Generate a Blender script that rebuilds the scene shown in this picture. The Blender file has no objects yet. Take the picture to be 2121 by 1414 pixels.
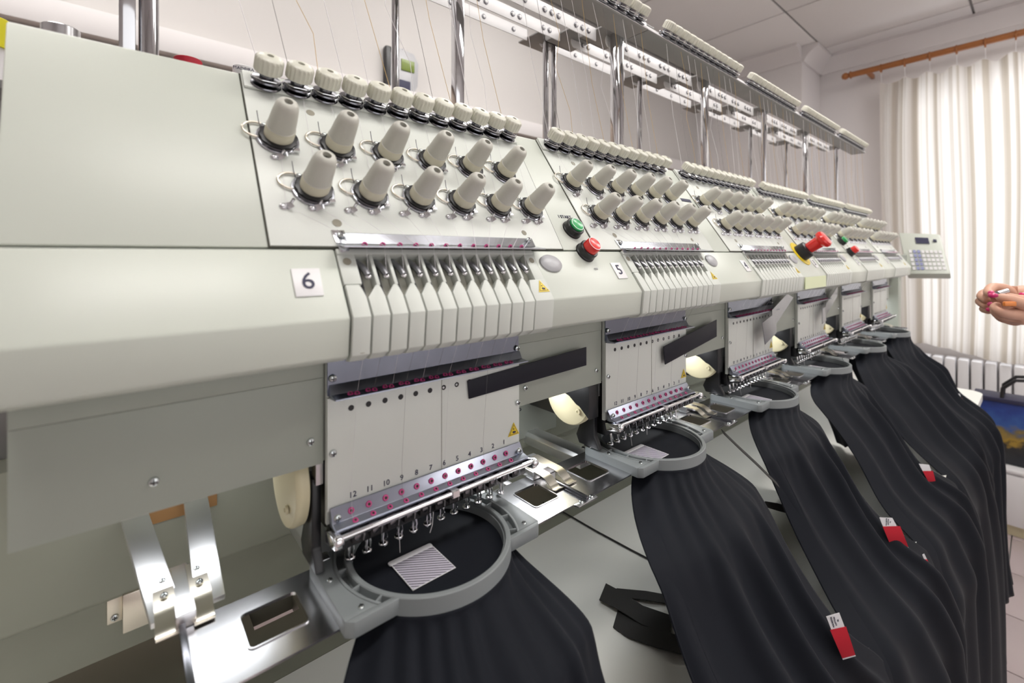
import bpy, bmesh, math, random
from mathutils import Vector, Matrix
random.seed(7)
C = bpy.context.scene.collection
V = Vector
ZO = 1.30            # camera height above the floor; shapes below are measured from the camera
# ---------------------------------------------------------------- camera, world, lights
F = 943.0; VX = 2165.0; HY = 527.0
AL = math.atan((VX-1060.5)/F); CA, SA = math.cos(AL), math.sin(AL)
cd = bpy.data.cameras.new('camera'); cam = bpy.data.objects.new('camera', cd); C.objects.link(cam)
cd.sensor_width = 36.0; cd.lens = 36.0*F/2121.0
cd.shift_y = -(707.0-HY)/2121.0
cd.clip_start = 0.02
cam.location = (0, 0, ZO)
cam.rotation_euler = (math.pi/2, 0, math.atan2(SA, CA)-math.pi/2)
cd.dof.use_dof = True; cd.dof.focus_distance = 0.66; cd.dof.aperture_fstop = 4.5
bpy.context.scene.camera = cam
w = bpy.data.worlds.new('world'); bpy.context.scene.world = w; w.use_nodes = True
w.node_tree.nodes['Background'].inputs[0].default_value = (0.92, 0.96, 1.0, 1)
w.node_tree.nodes['Background'].inputs[1].default_value = 1.2
vs = bpy.context.scene.view_settings
vs.view_transform = 'Standard'; vs.look = 'None'; vs.gamma = 1.0; vs.use_curve_mapping = False
vs.exposure = 0.32
LAMP = 9.5           # emission of the ceiling lamp diffusers
WORK = 0.32          # watts of each small work lamp under the beam

def lamp(name, kind, loc, energy, size=None, size_y=None, direction=None, color=(1,1,1)):
    l = bpy.data.lights.new(name, kind); l.energy = energy; l.color = color
    if kind == 'AREA':
        l.shape = 'RECTANGLE' if size_y else 'SQUARE'; l.size = size
        if size_y: l.size_y = size_y
    o = bpy.data.objects.new(name, l); C.objects.link(o); o.location = (loc[0], loc[1], loc[2]+ZO)
    if direction: o.rotation_euler = V(direction).to_track_quat('-Z', 'Y').to_euler()
    return o
lamp('front_fill', 'AREA', (0.7, -2.30, 0.15), 10, 2.6, 1.4, (0, 1, 0.02), (0.95, 0.98, 1.0))  # added fill light at the front wall, which has no window
lamp('daylight', 'AREA', (5.2, -0.5, 0.6), 48, 2.6, 2.2, (-1, 0.05, -0.12), (0.93, 0.96, 1.0))

# ---------------------------------------------------------------- materials
def mat(name, col, rough=0.5, metal=0.0, bump=0.0, bscale=300, var=0.0, vscale=8, coat=0.0, emit=None, es=1.0, sheen=0.0, alpha=1.0, spec=0.5):
    m = bpy.data.materials.new(name); m.use_nodes = True
    nt = m.node_tree; b = nt.nodes['Principled BSDF']
    b.inputs['Base Color'].default_value = (*col, 1); b.inputs['Roughness'].default_value = rough
    b.inputs['Metallic'].default_value = metal; b.inputs['Coat Weight'].default_value = coat; b.inputs['Coat Roughness'].default_value = 0.28
    b.inputs['Specular IOR Level'].default_value = spec
    if sheen: b.inputs['Sheen Weight'].default_value = sheen
    tc = nt.nodes.new('ShaderNodeTexCoord')
    if emit:
        b.inputs['Emission Color'].default_value = (*emit, 1); b.inputs['Emission Strength'].default_value = es
    if bump:
        n = nt.nodes.new('ShaderNodeTexNoise'); n.inputs['Scale'].default_value = bscale; n.inputs['Detail'].default_value = 3
        nt.links.new(tc.outputs['Object'], n.inputs['Vector'])
        bp = nt.nodes.new('ShaderNodeBump'); bp.inputs['Strength'].default_value = bump; bp.inputs['Distance'].default_value = 0.001
        nt.links.new(n.outputs['Fac'], bp.inputs['Height']); nt.links.new(bp.outputs['Normal'], b.inputs['Normal'])
    if var:
        n = nt.nodes.new('ShaderNodeTexNoise'); n.inputs['Scale'].default_value = vscale; n.inputs['Detail'].default_value = 4
        nt.links.new(tc.outputs['Object'], n.inputs['Vector'])
        mx = nt.nodes.new('ShaderNodeMix'); mx.data_type = 'RGBA'
        mx.inputs['A'].default_value = (*[c*(1-var) for c in col], 1); mx.inputs['B'].default_value = (*[min(1, c*(1+var)) for c in col], 1)
        nt.links.new(n.outputs['Fac'], mx.inputs['Factor']); nt.links.new(mx.outputs['Result'], b.inputs['Base Color'])
    return m
M = {}
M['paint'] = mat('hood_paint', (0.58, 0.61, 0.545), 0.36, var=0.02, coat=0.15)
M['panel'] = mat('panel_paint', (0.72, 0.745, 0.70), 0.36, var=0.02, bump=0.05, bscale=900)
M['beam'] = mat('shaded_hood_paint', (0.36, 0.385, 0.335), 0.42, bump=0.04, bscale=900)  # hood paint made darker to carry the shade below the hood
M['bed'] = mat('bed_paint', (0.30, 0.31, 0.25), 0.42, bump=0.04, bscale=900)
M['cover'] = mat('cover_plastic', (0.62, 0.645, 0.60), 0.42)
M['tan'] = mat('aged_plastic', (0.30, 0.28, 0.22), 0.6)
M['knob'] = mat('knob_plastic', (0.66, 0.65, 0.56), 0.35, coat=0.1)
M['dial'] = mat('dial_plastic', (0.54, 0.53, 0.475), 0.42)
M['collar'] = mat('collar_plastic', (0.62, 0.59, 0.46), 0.4)
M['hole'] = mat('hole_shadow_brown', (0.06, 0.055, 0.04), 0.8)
M['dark'] = mat('black_plastic', (0.012, 0.012, 0.014), 0.35)
M['seam'] = mat('seam_dark', (0.05, 0.05, 0.035), 0.8)
M['chrome'] = mat('chrome', (0.82, 0.82, 0.84), 0.10, 1.0)
M['gun'] = mat('dark_chrome', (0.22, 0.22, 0.24), 0.22, 1.0)
M['lever'] = mat('lever_steel', (0.30, 0.30, 0.32), 0.3, 0.9)
M['pocket'] = mat('pocket_plastic', (0.42, 0.415, 0.355), 0.6)
M['strip'] = mat('strip_black', (0.012, 0.012, 0.02), 0.5, spec=0.25)
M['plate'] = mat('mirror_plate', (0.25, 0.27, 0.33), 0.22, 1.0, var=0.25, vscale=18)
M['guide'] = mat('guide_sheet', (0.36, 0.38, 0.46), 0.30, 1.0, var=0.15, vscale=25)
M['steel'] = mat('brushed_steel', (0.66, 0.66, 0.68), 0.24, 1.0, var=0.08, vscale=30)
M['nickel'] = mat('nickel_clip', (0.80, 0.74, 0.64), 0.28, 1.0, var=0.06, vscale=20)
M['zinc'] = mat('zinc_sheet', (0.62, 0.64, 0.70), 0.20, 1.0, var=0.10, vscale=14)
M['alu'] = mat('aluminium_bar', (0.90, 0.90, 0.92), 0.33, 1.0)
M['screw'] = mat('screw_steel', (0.62, 0.66, 0.66), 0.2, 1.0)
M['pink'] = mat('pink_eyelet', (0.50, 0.045, 0.20), 0.3)
M['hoop'] = mat('grey_hoop_plastic', (0.225, 0.245, 0.25), 0.42, bump=0.05, bscale=700)
M['tablem'] = mat('table_laminate', (0.88, 0.88, 0.83), 0.30, var=0.02)
M['white'] = mat('white_paint', (0.80, 0.79, 0.80), 0.35)
M['lime'] = mat('lime_finish', (0.72, 0.78, 0.50), 0.4)
M['paper'] = mat('white_paper', (0.85, 0.85, 0.87), 0.7)
M['red'] = mat('red_plastic', (0.72, 0.025, 0.02), 0.22, coat=0.4)
M['green'] = mat('green_plastic', (0.02, 0.36, 0.10), 0.22, coat=0.4)
M['yellow'] = mat('yellow_sign', (0.85, 0.62, 0.02), 0.35)
M['redcloth'] = mat('red_ribbon_cloth', (0.55, 0.008, 0.025), 0.8, bump=0.2, bscale=1500)
M['grey'] = mat('grey_button_plastic', (0.42, 0.42, 0.44), 0.35, coat=0.2)
M['cream'] = mat('cream_cover', (0.66, 0.60, 0.40), 0.4, var=0.04, vscale=12)
M['ink'] = mat('print_ink', (0.03, 0.03, 0.07), 0.6)
M['wall'] = mat('wall_paint', (0.60, 0.575, 0.56), 0.8, var=0.015, vscale=2)
M['wall2'] = mat('white_wall_paint', (0.74, 0.71, 0.71), 0.8)
M['ceil'] = mat('ceiling_tile_white', (0.78, 0.755, 0.75), 0.9, bump=0.3, bscale=120)
M['rodwood'] = mat('varnished_wood', (0.36, 0.13, 0.035), 0.35, var=0.15, vscale=10)
M['ply'] = mat('beige_board', (0.50, 0.40, 0.33), 0.6, var=0.05)
M['brown'] = mat('brown_board', (0.36, 0.19, 0.07), 0.6)
M['deepbrown'] = mat('dark_brown_board', (0.05, 0.022, 0.014), 0.6)
M['spoolred'] = mat('red_thread', (0.45, 0.01, 0.03), 0.6)
M['spoolyellow'] = mat('yellow_thread', (0.75, 0.68, 0.01), 0.6)
M['thread'] = mat('white_thread', (0.80, 0.78, 0.80), 0.4)
M['gold'] = mat('gold_thread', (0.62, 0.42, 0.16), 0.4)
M['greythread'] = mat('grey_thread', (0.22, 0.21, 0.20), 0.5)
M['skin'] = mat('skin', (0.62, 0.35, 0.25), 0.5, var=0.05, vscale=40)
M['nail'] = mat('pink_nail_varnish', (0.65, 0.02, 0.16), 0.15, coat=0.6)
M['mirrorsteel'] = mat('polished_pole', (0.62, 0.62, 0.64), 0.07, 1.0)
M['greymetal'] = mat('grey_sheet_metal', (0.26, 0.255, 0.25), 0.4, 0.2)
M['lampglow'] = mat('lamp_diffuser', (0.9, 0.9, 0.9), 0.5, emit=(1.0, 0.97, 0.93), es=LAMP)
M['keys'] = mat('blue_keys', (0.30, 0.32, 0.52), 0.5)
M['lcd'] = mat('green_lcd', (0.16, 0.22, 0.03), 0.3)
M['orange'] = mat('orange_glass', (0.80, 0.25, 0.05), 0.3)

def cloth_material():
    m = mat('black_twill', (0.0026, 0.0042, 0.0088), 0.80, sheen=0.035, spec=0.28)
    nt = m.node_tree; b = nt.nodes['Principled BSDF']
    b.inputs['Sheen Roughness'].default_value = 0.4
    tc = nt.nodes.new('ShaderNodeTexCoord'); wv = nt.nodes.new('ShaderNodeTexWave')
    wv.wave_type = 'BANDS'; wv.bands_direction = 'DIAGONAL'; wv.inputs['Scale'].default_value = 900; wv.inputs['Distortion'].default_value = 1.0
    nt.links.new(tc.outputs['Object'], wv.inputs['Vector'])
    bp = nt.nodes.new('ShaderNodeBump'); bp.inputs['Strength'].default_value = 0.12; bp.inputs['Distance'].default_value = 0.0004
    nt.links.new(wv.outputs['Fac'], bp.inputs['Height']); nt.links.new(bp.outputs['Normal'], b.inputs['Normal'])
    return m
M['cloth'] = cloth_material()
M['webbing'] = mat('dark_webbing', (0.03, 0.029, 0.028), 0.8, bump=0.5, bscale=1200)

def stitch_material():
    m = mat('white_stitching', (0.6, 0.58, 0.66), 0.6)
    nt = m.node_tree; b = nt.nodes['Principled BSDF']
    tc = nt.nodes.new('ShaderNodeTexCoord'); mp = nt.nodes.new('ShaderNodeMapping')
    mp.inputs['Rotation'].default_value = (0, 0, math.radians(-55)); nt.links.new(tc.outputs['Object'], mp.inputs['Vector'])
    wv = nt.nodes.new('ShaderNodeTexWave'); wv.inputs['Scale'].default_value = 95; wv.inputs['Distortion'].default_value = 1.2; wv.inputs['Detail Scale'].default_value = 40
    nt.links.new(mp.outputs['Vector'], wv.inputs['Vector'])
    cr = nt.nodes.new('ShaderNodeValToRGB'); cr.color_ramp.elements[0].position = 0.18; cr.color_ramp.elements[0].color = (0.06, 0.055, 0.07, 1)
    cr.color_ramp.elements[1].position = 0.5; cr.color_ramp.elements[1].color = (0.56, 0.53, 0.62, 1)
    nt.links.new(wv.outputs['Fac'], cr.inputs['Fac']); nt.links.new(cr.outputs['Color'], b.inputs['Base Color'])
    return m
M['stitch'] = stitch_material()

def curtain_material():
    m = bpy.data.materials.new('striped_curtain_cloth'); m.use_nodes = True
    nt = m.node_tree; b = nt.nodes['Principled BSDF']; out = nt.nodes['Material Output']
    tc = nt.nodes.new('ShaderNodeTexCoord'); sx = nt.nodes.new('ShaderNodeUVMap')
    wv = nt.nodes.new('ShaderNodeTexNoise'); wv.noise_dimensions = '1D'; wv.inputs['Scale'].default_value = 70; wv.inputs['Detail'].default_value = 2
    sp = nt.nodes.new('ShaderNodeSeparateXYZ'); nt.links.new(sx.outputs['UV'], sp.inputs['Vector'])
    nt.links.new(sp.outputs['X'], wv.inputs['W'])
    cr = nt.nodes.new('ShaderNodeValToRGB')
    e = cr.color_ramp.elements; e[0].position = 0.38; e[0].color = (0.50, 0.44, 0.37, 1); e[1].position = 0.54; e[1].color = (0.78, 0.74, 0.70, 1)
    nt.links.new(wv.outputs['Fac'], cr.inputs['Fac']); nt.links.new(cr.outputs['Color'], b.inputs['Base Color'])
    b.inputs['Roughness'].default_value = 0.85
    tr = nt.nodes.new('ShaderNodeBsdfTranslucent'); nt.links.new(cr.outputs['Color'], tr.inputs['Color'])
    mx = nt.nodes.new('ShaderNodeMixShader'); mx.inputs[0].default_value = 0.5
    nt.links.new(b.outputs[0], mx.inputs[1]); nt.links.new(tr.outputs[0], mx.inputs[2]); nt.links.new(mx.outputs[0], out.inputs[0])
    return m
M['curtain'] = curtain_material()

def tile_floor_material():
    return mat('pink_floor_tile', (0.50, 0.42, 0.42), 0.25, var=0.05, vscale=5)
M['tile'] = tile_floor_material()

def bag_material():
    m = mat('painted_bag_print', (0.02, 0.04, 0.2), 0.35)
    nt = m.node_tree; b = nt.nodes['Principled BSDF']
    tc = nt.nodes.new('ShaderNodeTexCoord'); sp = nt.nodes.new('ShaderNodeSeparateXYZ'); nt.links.new(tc.outputs['Object'], sp.inputs['Vector'])
    n = nt.nodes.new('ShaderNodeTexNoise'); n.inputs['Scale'].default_value = 22; nt.links.new(tc.outputs['Object'], n.inputs['Vector'])
    ad = nt.nodes.new('ShaderNodeMath'); ad.operation = 'MULTIPLY_ADD'; ad.inputs[1].default_value = 0.16
    nt.links.new(n.outputs['Fac'], ad.inputs[0]); nt.links.new(sp.outputs['Z'], ad.inputs[2])
    cr = nt.nodes.new('ShaderNodeValToRGB'); e = cr.color_ramp.elements
    mr = nt.nodes.new('ShaderNodeMapRange'); mr.inputs['From Min'].default_value = 0.0; mr.inputs['From Max'].default_value = 0.42
    nt.links.new(ad.outputs[0], mr.inputs['Value']); nt.links.new(mr.outputs[0], cr.inputs['Fac'])
    e[0].position = 0.25; e[0].color = (0.012, 0.014, 0.02, 1); e[1].position = 1.0; e[1].color = (0.03, 0.04, 0.14, 1)
    for p, c in ((0.40, (0.03, 0.03, 0.03, 1)), (0.46, (0.42, 0.27, 0.04, 1)), (0.56, (0.20, 0.16, 0.08, 1)), (0.64, (0.05, 0.12, 0.36, 1)), (0.82, (0.03, 0.06, 0.26, 1))):
        x = e.new(p); x.color = c
    nt.links.new(cr.outputs['Color'], b.inputs['Base Color'])
    return m
M['bag'] = bag_material()

# ---------------------------------------------------------------- mesh helpers
S1 = V((0, 0.5735, 0.8192)); N1 = V((0, -0.8192, 0.5735)); X1 = V((1, 0, 0)); Y1 = V((0, 1, 0)); Z1 = V((0, 0, 1))
def P(x, s, n=0.0):          # a point on the sloping front of the machine: along, up the slope, out of it
    return V((x, 0.393+0.5735*s-0.8192*n, 0.005+0.8192*s+0.5735*n))

class MB:
    def __init__(s): s.v = []; s.f = []; s.m = []; s.mats = []; s.cur = 0
    def use(s, key):
        if key not in s.mats: s.mats.append(key)
        s.cur = s.mats.index(key); return s
    def face(s, idx): s.f.append(tuple(idx)); s.m.append(s.cur)
    def add(s, vs, fs):
        b = len(s.v); s.v += [V(v) for v in vs]
        for f in fs: s.face([b+i for i in f])
        return b
    def box(s, lo, hi):
        x0, y0, z0 = lo; x1, y1, z1 = hi
        s.add([(x0,y0,z0),(x1,y0,z0),(x1,y1,z0),(x0,y1,z0),(x0,y0,z1),(x1,y0,z1),(x1,y1,z1),(x0,y1,z1)],
              [(0,3,2,1),(4,5,6,7),(0,1,5,4),(1,2,6,5),(2,3,7,6),(3,0,4,7)]); return s
    def obox(s, c, a, b, d):     # centre and three half axes
        c = V(c); vs = []
        for k in (-1, 1):
            for j, i in ((-1,-1),(-1,1),(1,1),(1,-1)):
                vs.append(c+V(a)*i+V(b)*j+V(d)*k)
        s.add(vs, [(0,3,2,1),(4,5,6,7),(0,1,5,4),(1,2,6,5),(2,3,7,6),(3,0,4,7)]); return s
    def prism(s, pts, off):      # pts: 3D loop; extruded by off
        n = len(pts); off = V(off)
        s.add([V(p) for p in pts]+[V(p)+off for p in pts],
              [tuple(range(n))[::-1], tuple(range(n, 2*n))]+[(i, (i+1) % n, n+(i+1) % n, n+i) for i in range(n)]); return s
    def ringprism(s, outer, inner, off):
        n = len(outer); off = V(off)
        vs = [V(p) for p in outer]+[V(p) for p in inner]+[V(p)+off for p in outer]+[V(p)+off for p in inner]
        fs = []
        for i in range(n):
            j = (i+1) % n
            fs += [(i, n+i, n+j, j), (2*n+i, 2*n+j, 3*n+j, 3*n+i), (i, j, 2*n+j, 2*n+i), (n+i, 3*n+i, 3*n+j, n+j)]
        s.add(vs, fs); return s
    def lathe(s, o, ax, prof, n=24, rib=None, cap0=True, cap1=True, ell=1.0, up=None):
        o = V(o); ax = V(ax).normalized()
        t = V(up) if up else (Z1 if abs(ax.z) < 0.9 else X1)
        u = ax.cross(t).normalized(); w_ = ax.cross(u)
        b = len(s.v)
        for q in prof:
            r, h = q[0], q[1]; rb = len(q) > 2 and q[2]
            for i in range(n):
                a = 2*math.pi*i/n; rr = r*(1-rb*(0.5-0.5*math.cos(i*math.pi*2/4))) if rb else r
                s.v.append(o+ax*h+u*math.cos(a)*rr+w_*math.sin(a)*rr*ell)
        for k in range(len(prof)-1):
            for i in range(n):
                j = (i+1) % n; s.face((b+k*n+i, b+(k+1)*n+i, b+(k+1)*n+j, b+k*n+j))
        if cap0: s.face([b+i for i in range(n)])
        if cap1: s.face([b+(len(prof)-1)*n+i for i in range(n)][::-1])
        return s
    def tube(s, pts, r, n=8, closed=False):
        pts = [V(p) for p in pts]; m = len(pts); b = len(s.v); pu = None
        for k, p in enumerate(pts):
            if closed: t = pts[(k+1) % m]-pts[k-1]
            else: t = pts[min(k+1, m-1)]-pts[max(k-1, 0)]
            t.normalize()
            if pu is None: pu = t.cross(Z1 if abs(t.z) < 0.9 else X1).normalized()
            pu = (pu-t*pu.dot(t)).normalized(); w_ = t.cross(pu)
            rr = r[k] if isinstance(r, (list, tuple)) else r
            for i in range(n):
                a = 2*math.pi*i/n; s.v.append(p+pu*math.cos(a)*rr+w_*math.sin(a)*rr)
        for k in range(m if closed else m-1):
            for i in range(n):
                j = (i+1) % n; k2 = (k+1) % m
                s.face((b+k*n+i, b+k2*n+i, b+k2*n+j, b+k*n+j))
        if not closed:
            s.face([b+i for i in range(n)][::-1]); s.face([b+(m-1)*n+i for i in range(n)])
        return s
    def ribbon(s, rows, th, side=None):    # rows: list of (left, right); gives a thin solid strip
        m = len(rows)
        top = []; bot = []
        for k, (a, b_) in enumerate(rows):
            a, b_ = V(a), V(b_); k0, k1 = max(k-1, 0), min(k+1, m-1)
            t = (V(rows[k1][0])+V(rows[k1][1])-V(rows[k0][0])-V(rows[k0][1]))
            n = (b_-a).cross(t).normalized()*th
            top += [a, b_]; bot += [a-n, b_-n]
        fs = []; o = 2*m
        for k in range(m-1):
            i = 2*k
            fs += [(i, i+1, i+3, i+2), (o+i, o+i+2, o+i+3, o+i+1), (i, i+2, o+i+2, o+i), (i+1, o+i+1, o+i+3, i+3)]
        fs += [(0, o, o+1, 1), (2*m-2, 2*m-1, o+2*m-1, o+2*m-2)]
        s.add(top+bot, fs); return s
    def mesh(s, name, base=(0, 0, 0), mats=None, bevel=0.0, smooth=35, sub=0):
        me = bpy.data.meshes.new(name); b = V(base)
        me.from_pydata([tuple(v-b) for v in s.v], [], s.f)
        for k in (s.mats or [mats or 'paint']): me.materials.append(M[k])
        for p, mi in zip(me.polygons, s.m): p.material_index = mi
        bm = bmesh.new(); bm.from_mesh(me)
        bmesh.ops.recalc_face_normals(bm, faces=bm.faces)
        if bevel:
            es = [e for e in bm.edges if e.is_manifold and e.calc_face_angle(0) > 0.5]
            bmesh.ops.bevel(bm, geom=es, offset=bevel, segments=2, affect='EDGES', profile=0.5, clamp_overlap=True)
        bm.to_mesh(me); bm.free()
        if smooth:
            for p in me.polygons: p.use_smooth = True
            me.set_sharp_from_angle(angle=math.radians(smooth))
        return me

def link(name, me, parent=None, loc=(0, 0, 0)):
    o = bpy.data.objects.new(name, me); C.objects.link(o)
    o.location = loc
    if parent: o.parent = parent
    return o
def thing(name, label, cat, base, group=None):
    o = bpy.data.objects.new(name, None); C.objects.link(o); o.empty_display_size = 0.02
    o.location = (base[0], base[1], base[2]+ZO); o['label'] = label; o['category'] = cat
    if group: o['group'] = group
    return o
def part(name, mb, key, parent, base, bevel=0.0, smooth=35, label=None):
    if not mb.mats: mb.mats = [key]
    o = link(name, mb.mesh(name, base, None, bevel, smooth), parent)
    if label: o['label'] = label
    return o
def solo(name, mb, key, base, label, cat, bevel=0.0, smooth=35, group=None):
    if not mb.mats: mb.mats = [key]
    o = link(name, mb.mesh(name, base, None, bevel, smooth)); o.location = (base[0], base[1], base[2]+ZO)
    o['label'] = label; o['category'] = cat
    if group: o['group'] = group
    return o
def struct(name, mb, key, base=(0, 0, 0), bevel=0.0, parent=None):
    if not mb.mats: mb.mats = [key]
    o = link(name, mb.mesh(name, base, None, bevel, 35), parent)
    if not parent:
        o.location = (base[0], base[1], base[2]+ZO); o['kind'] = 'structure'
    return o
def text_mesh(body, size, depth=0.0002):
    cu = bpy.data.curves.new('lettering', 'FONT'); cu.body = body; cu.size = size; cu.extrude = depth
    cu.align_x = 'CENTER'; cu.align_y = 'CENTER'; cu.resolution_u = 3
    o = bpy.data.objects.new('lettering', cu); C.objects.link(o)
    dg = bpy.context.evaluated_depsgraph_get(); me = bpy.data.meshes.new_from_object(o.evaluated_get(dg))
    bpy.data.objects.remove(o); bpy.data.curves.remove(cu)
    return me
def put_text(name, body, size, key, pos, right, up, parent, base, slant=0.0):
    me = text_mesh(body, size); me.materials.clear(); me.materials.append(M[key])
    right = V(right).normalized(); up = V(up).normalized(); n = right.cross(up).normalized()
    mt = Matrix((right, up, n)).transposed().to_4x4()
    me.transform(mt)
    o = link(name, me, parent, V(pos)-V(base)); return o
def circ(o, u, w_, r, n=24, a0=0.0, a1=2*math.pi, full=True):
    o, u, w_ = V(o), V(u), V(w_)
    return [o+u*math.cos(a0+(a1-a0)*i/(n if full else n-1))*r+w_*math.sin(a0+(a1-a0)*i/(n if full else n-1))*r for i in range(n)]
def rrect(x0, y0, x1, y1, r, n=5):
    out = []
    for cx, cy, a in ((x1-r, y1-r, 0), (x0+r, y1-r, 90), (x0+r, y0+r, 180), (x1-r, y0+r, 270)):
        for i in range(n):
            t = math.radians(a+90*i/(n-1)); out.append((cx+r*math.cos(t), cy+r*math.sin(t)))
    return out
def ss(t): t = max(0, min(1, t)); return t*t*(3-2*t)
def pix(px, py, d):      # the place in the room that stands at this depth along a line of sight measured in the photograph
    r = (px-1060.5)*d/F
    return V((d*CA+r*SA, d*SA-r*CA, -(py-HY)*d/F))
#SETTING
# ================================================================ the room
mb = MB().box((-2.2, -2.4, -0.06), (4.9, 2.1, -0.012)); mb.v = [v+V((0, 0, -1.3)) for v in mb.v]
flo = struct('floor', mb, 'greymetal', (0, 0, -1.3))
tile = MB().box((0.002, 0.002, -0.012), (0.328, 0.328, 0.0)).mesh('floor_tile', (0, 0, 0), 'tile', 0.0015)
tile.materials.clear(); tile.materials.append(M['tile'])
cnt = 0
for i in range(10):
    for j in range(9):
        x = 1.12+0.3305*i-0.01; y = -1.55+0.33*j
        if x < 4.1 and y < 0.95:
            o = link('floor_tile', tile, flo, (x, y, 0)); cnt += 1
rest = MB()
rest.box((-2.2, -2.4, -0.012), (1.108, 2.1, 0)); rest.box((1.108, 1.42, -0.012), (4.9, 2.1, 0)); rest.box((1.108, -2.4, -0.012), (4.9, -1.552, 0))
struct('floor_tile', rest, 'tile', (0, 0, 0), parent=flo)

mb = MB().box((-2.2, 1.93, -1.3), (3.8, 2.05, 1.6)); struct('wall_back', mb, 'wall', (0.8, 1.93, -1.3))
mb = MB().prism([(3.72, 1.14, -1.3), (4.2, 1.14, -1.3), (4.2, 1.26, -1.3), (3.85, 1.26, -1.3), (3.85, 1.929, -1.3), (3.72, 1.929, -1.3)], (0, 0, 2.9))
struct('wall_corner', mb, 'wall2', (3.72, 1.14, -1.3))
mb = MB()      # window wall with its opening
mb.box((4.13, 0.62, -1.3), (4.25, 1.2, 1.6)); mb.box((4.13, -1.9, 1.15), (4.25, 0.62, 1.6)); mb.box((4.13, -1.9, -1.3), (4.25, 0.62, -0.6)); mb.box((4.13, -2.4, -1.3), (4.25, -1.9, 1.6))
struct('wall_right', mb, 'wall2', (4.13, 0, -1.3))
mb = MB().box((-2.25, -2.5, -1.3), (4.9, -2.4, 1.6)); struct('wall_front', mb, 'wall2', (0, -2.4, -1.3))
mb = MB().box((-2.3, -2.4, -1.3), (-2.2, 2.1, 1.6)); struct('wall_left', mb, 'wall2', (-2.2, 0, -1.3))
# window: frame with its panes
fr = MB()
for y in (-1.9, -0.68, 0.56): fr.box((4.15, y, -0.6), (4.21, y+0.06, 1.15))
fr.box((4.15, -1.9, -0.6), (4.21, 0.62, -0.54)); fr.box((4.15, -1.9, 1.09), (4.21, 0.62, 1.15))
wn = struct('window_1', fr, 'white', (4.15, 0, -0.6), 0.004)
# ceiling: backing, tiles, light fittings
mb = MB().box((-2.3, -2.5, 1.51), (4.9, 2.1, 1.6)); ce = struct('ceiling', mb, 'greymetal', (0, 0, 1.5))
TS = 0.757
tl = {}
def ceiling_tile(x0, y0, x1, y1):
    k = (round(x1-x0, 3), round(y1-y0, 3))
    if k not in tl:
        me = MB().box((0.006, 0.006, 0), (k[0]-0.006, k[1]-0.006, 0.01)).mesh('ceiling_tile', (0, 0, 0), 'ceil', 0.002); tl[k] = me
    link('ceiling_tile', tl[k], ce, (x0, y0, 0.0))
LSPOT = [(0, 2), (4, 2), (2, 4)]
for i in range(-3, 9):
    for j in range(-3, 5):
        x0 = 3.12-TS*(8-i)+TS*2; y0 = 1.046-TS*(4-j)
        x0r, x1r = x0, min(x0+TS, 4.13)
        if x1r-x0r < 0.05: continue
        y1r = y0+TS
        ceiling_tile(x0r, y0, x1r, y1r)
# cornice along the window wall and the corner
mb = MB()
prof = [(0, 0), (0, -0.02), (-0.02, -0.03), (-0.05, -0.055), (-0.075, -0.085), (-0.085, -0.11), (-0.10, -0.11), (-0.10, 0)]
def sweep_prof(mb, a, b_, inward):
    n = len(prof); a, b_, inward = V(a), V(b_), V(inward)
    vs = [a+inward*(0.10+q[0])+Z1*q[1] for q in prof]+[b_+inward*(0.10+q[0])+Z1*q[1] for q in prof]
    mb.add(vs, [(i, (i+1) % n, n+(i+1) % n, n+i) for i in range(n)]+[tuple(range(n))[::-1], tuple(range(n, 2*n))])
sweep_prof(mb, (4.13, 1.14, 1.5), (4.13, -2.4, 1.5), (-1, 0, 0)); struct('trim_1', mb, 'wall2', (4.13, 0, 1.5))
mb = MB(); sweep_prof(mb, (3.72, 1.14, 1.5), (4.13, 1.14, 1.5), (0, -1, 0)); sweep_prof(mb, (3.72, 1.93, 1.5), (3.72, 1.14, 1.5), (-1, 0, 0)); struct('trim_2', mb, 'wall2', (3.72, 1.14, 1.5))
# long ledge and boarding low on the back wall
mb = MB().box((-2.2, 1.86, 0.66), (3.72, 1.93, 0.74)); struct('trim_3', mb, 'wall2', (0, 1.9, 0.66), 0.004)
brd = MB().box((0, 0, 0), (0.596, 0.02, 1.9)).mesh('board', (0, 0, 0), 'ply', 0.003)
bb = MB().box((-2.2, 1.915, -1.3), (3.72, 1.93, 0.66)); bo = struct('trim_4', bb, 'ply', (0, 1.9, -1.3))
for i in range(9): link('board', brd, bo, (-1.9+0.6*i, -0.006, 0.04))

# ceiling lamps (recessed fittings); the one near the back wall is added to brighten it
for k, (x, y, lab) in enumerate([(-0.55, -0.34, 'recessed ceiling lamp above the near end of the machine'), (0.85, -0.34, 'recessed ceiling lamp above the middle heads of the machine'), (2.2, -0.45, 'recessed ceiling lamp above the far end of the machine, nearest the curtain'), (-0.9, 1.1, 'recessed ceiling lamp behind the near end of the machine'), (0.70, 1.0, 'added ceiling lamp out of view behind the machine, brightening the back wall'), (1.45, -1.35, 'recessed ceiling lamp over the aisle, away from the machine')]):
    t = thing('ceiling_lamp', lab, 'ceiling lamp', (x, y, 1.5), 'recessed ceiling lamps')
    fr = MB(); fr.box((0, 0, -0.02), (1.16, 0.03, 0)); fr.box((0, 0.37, -0.02), (1.16, 0.40, 0)); fr.box((0, 0, -0.02), (0.03, 0.4, 0)); fr.box((1.13, 0, -0.02), (1.16, 0.4, 0))
    part('frame', fr, 'white', t, (0, 0, 0), 0.002)
    part('diffuser', MB().box((0.03, 0.03, -0.012), (1.13, 0.37, -0.004)), 'lampglow', t, (0, 0, 0))
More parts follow.
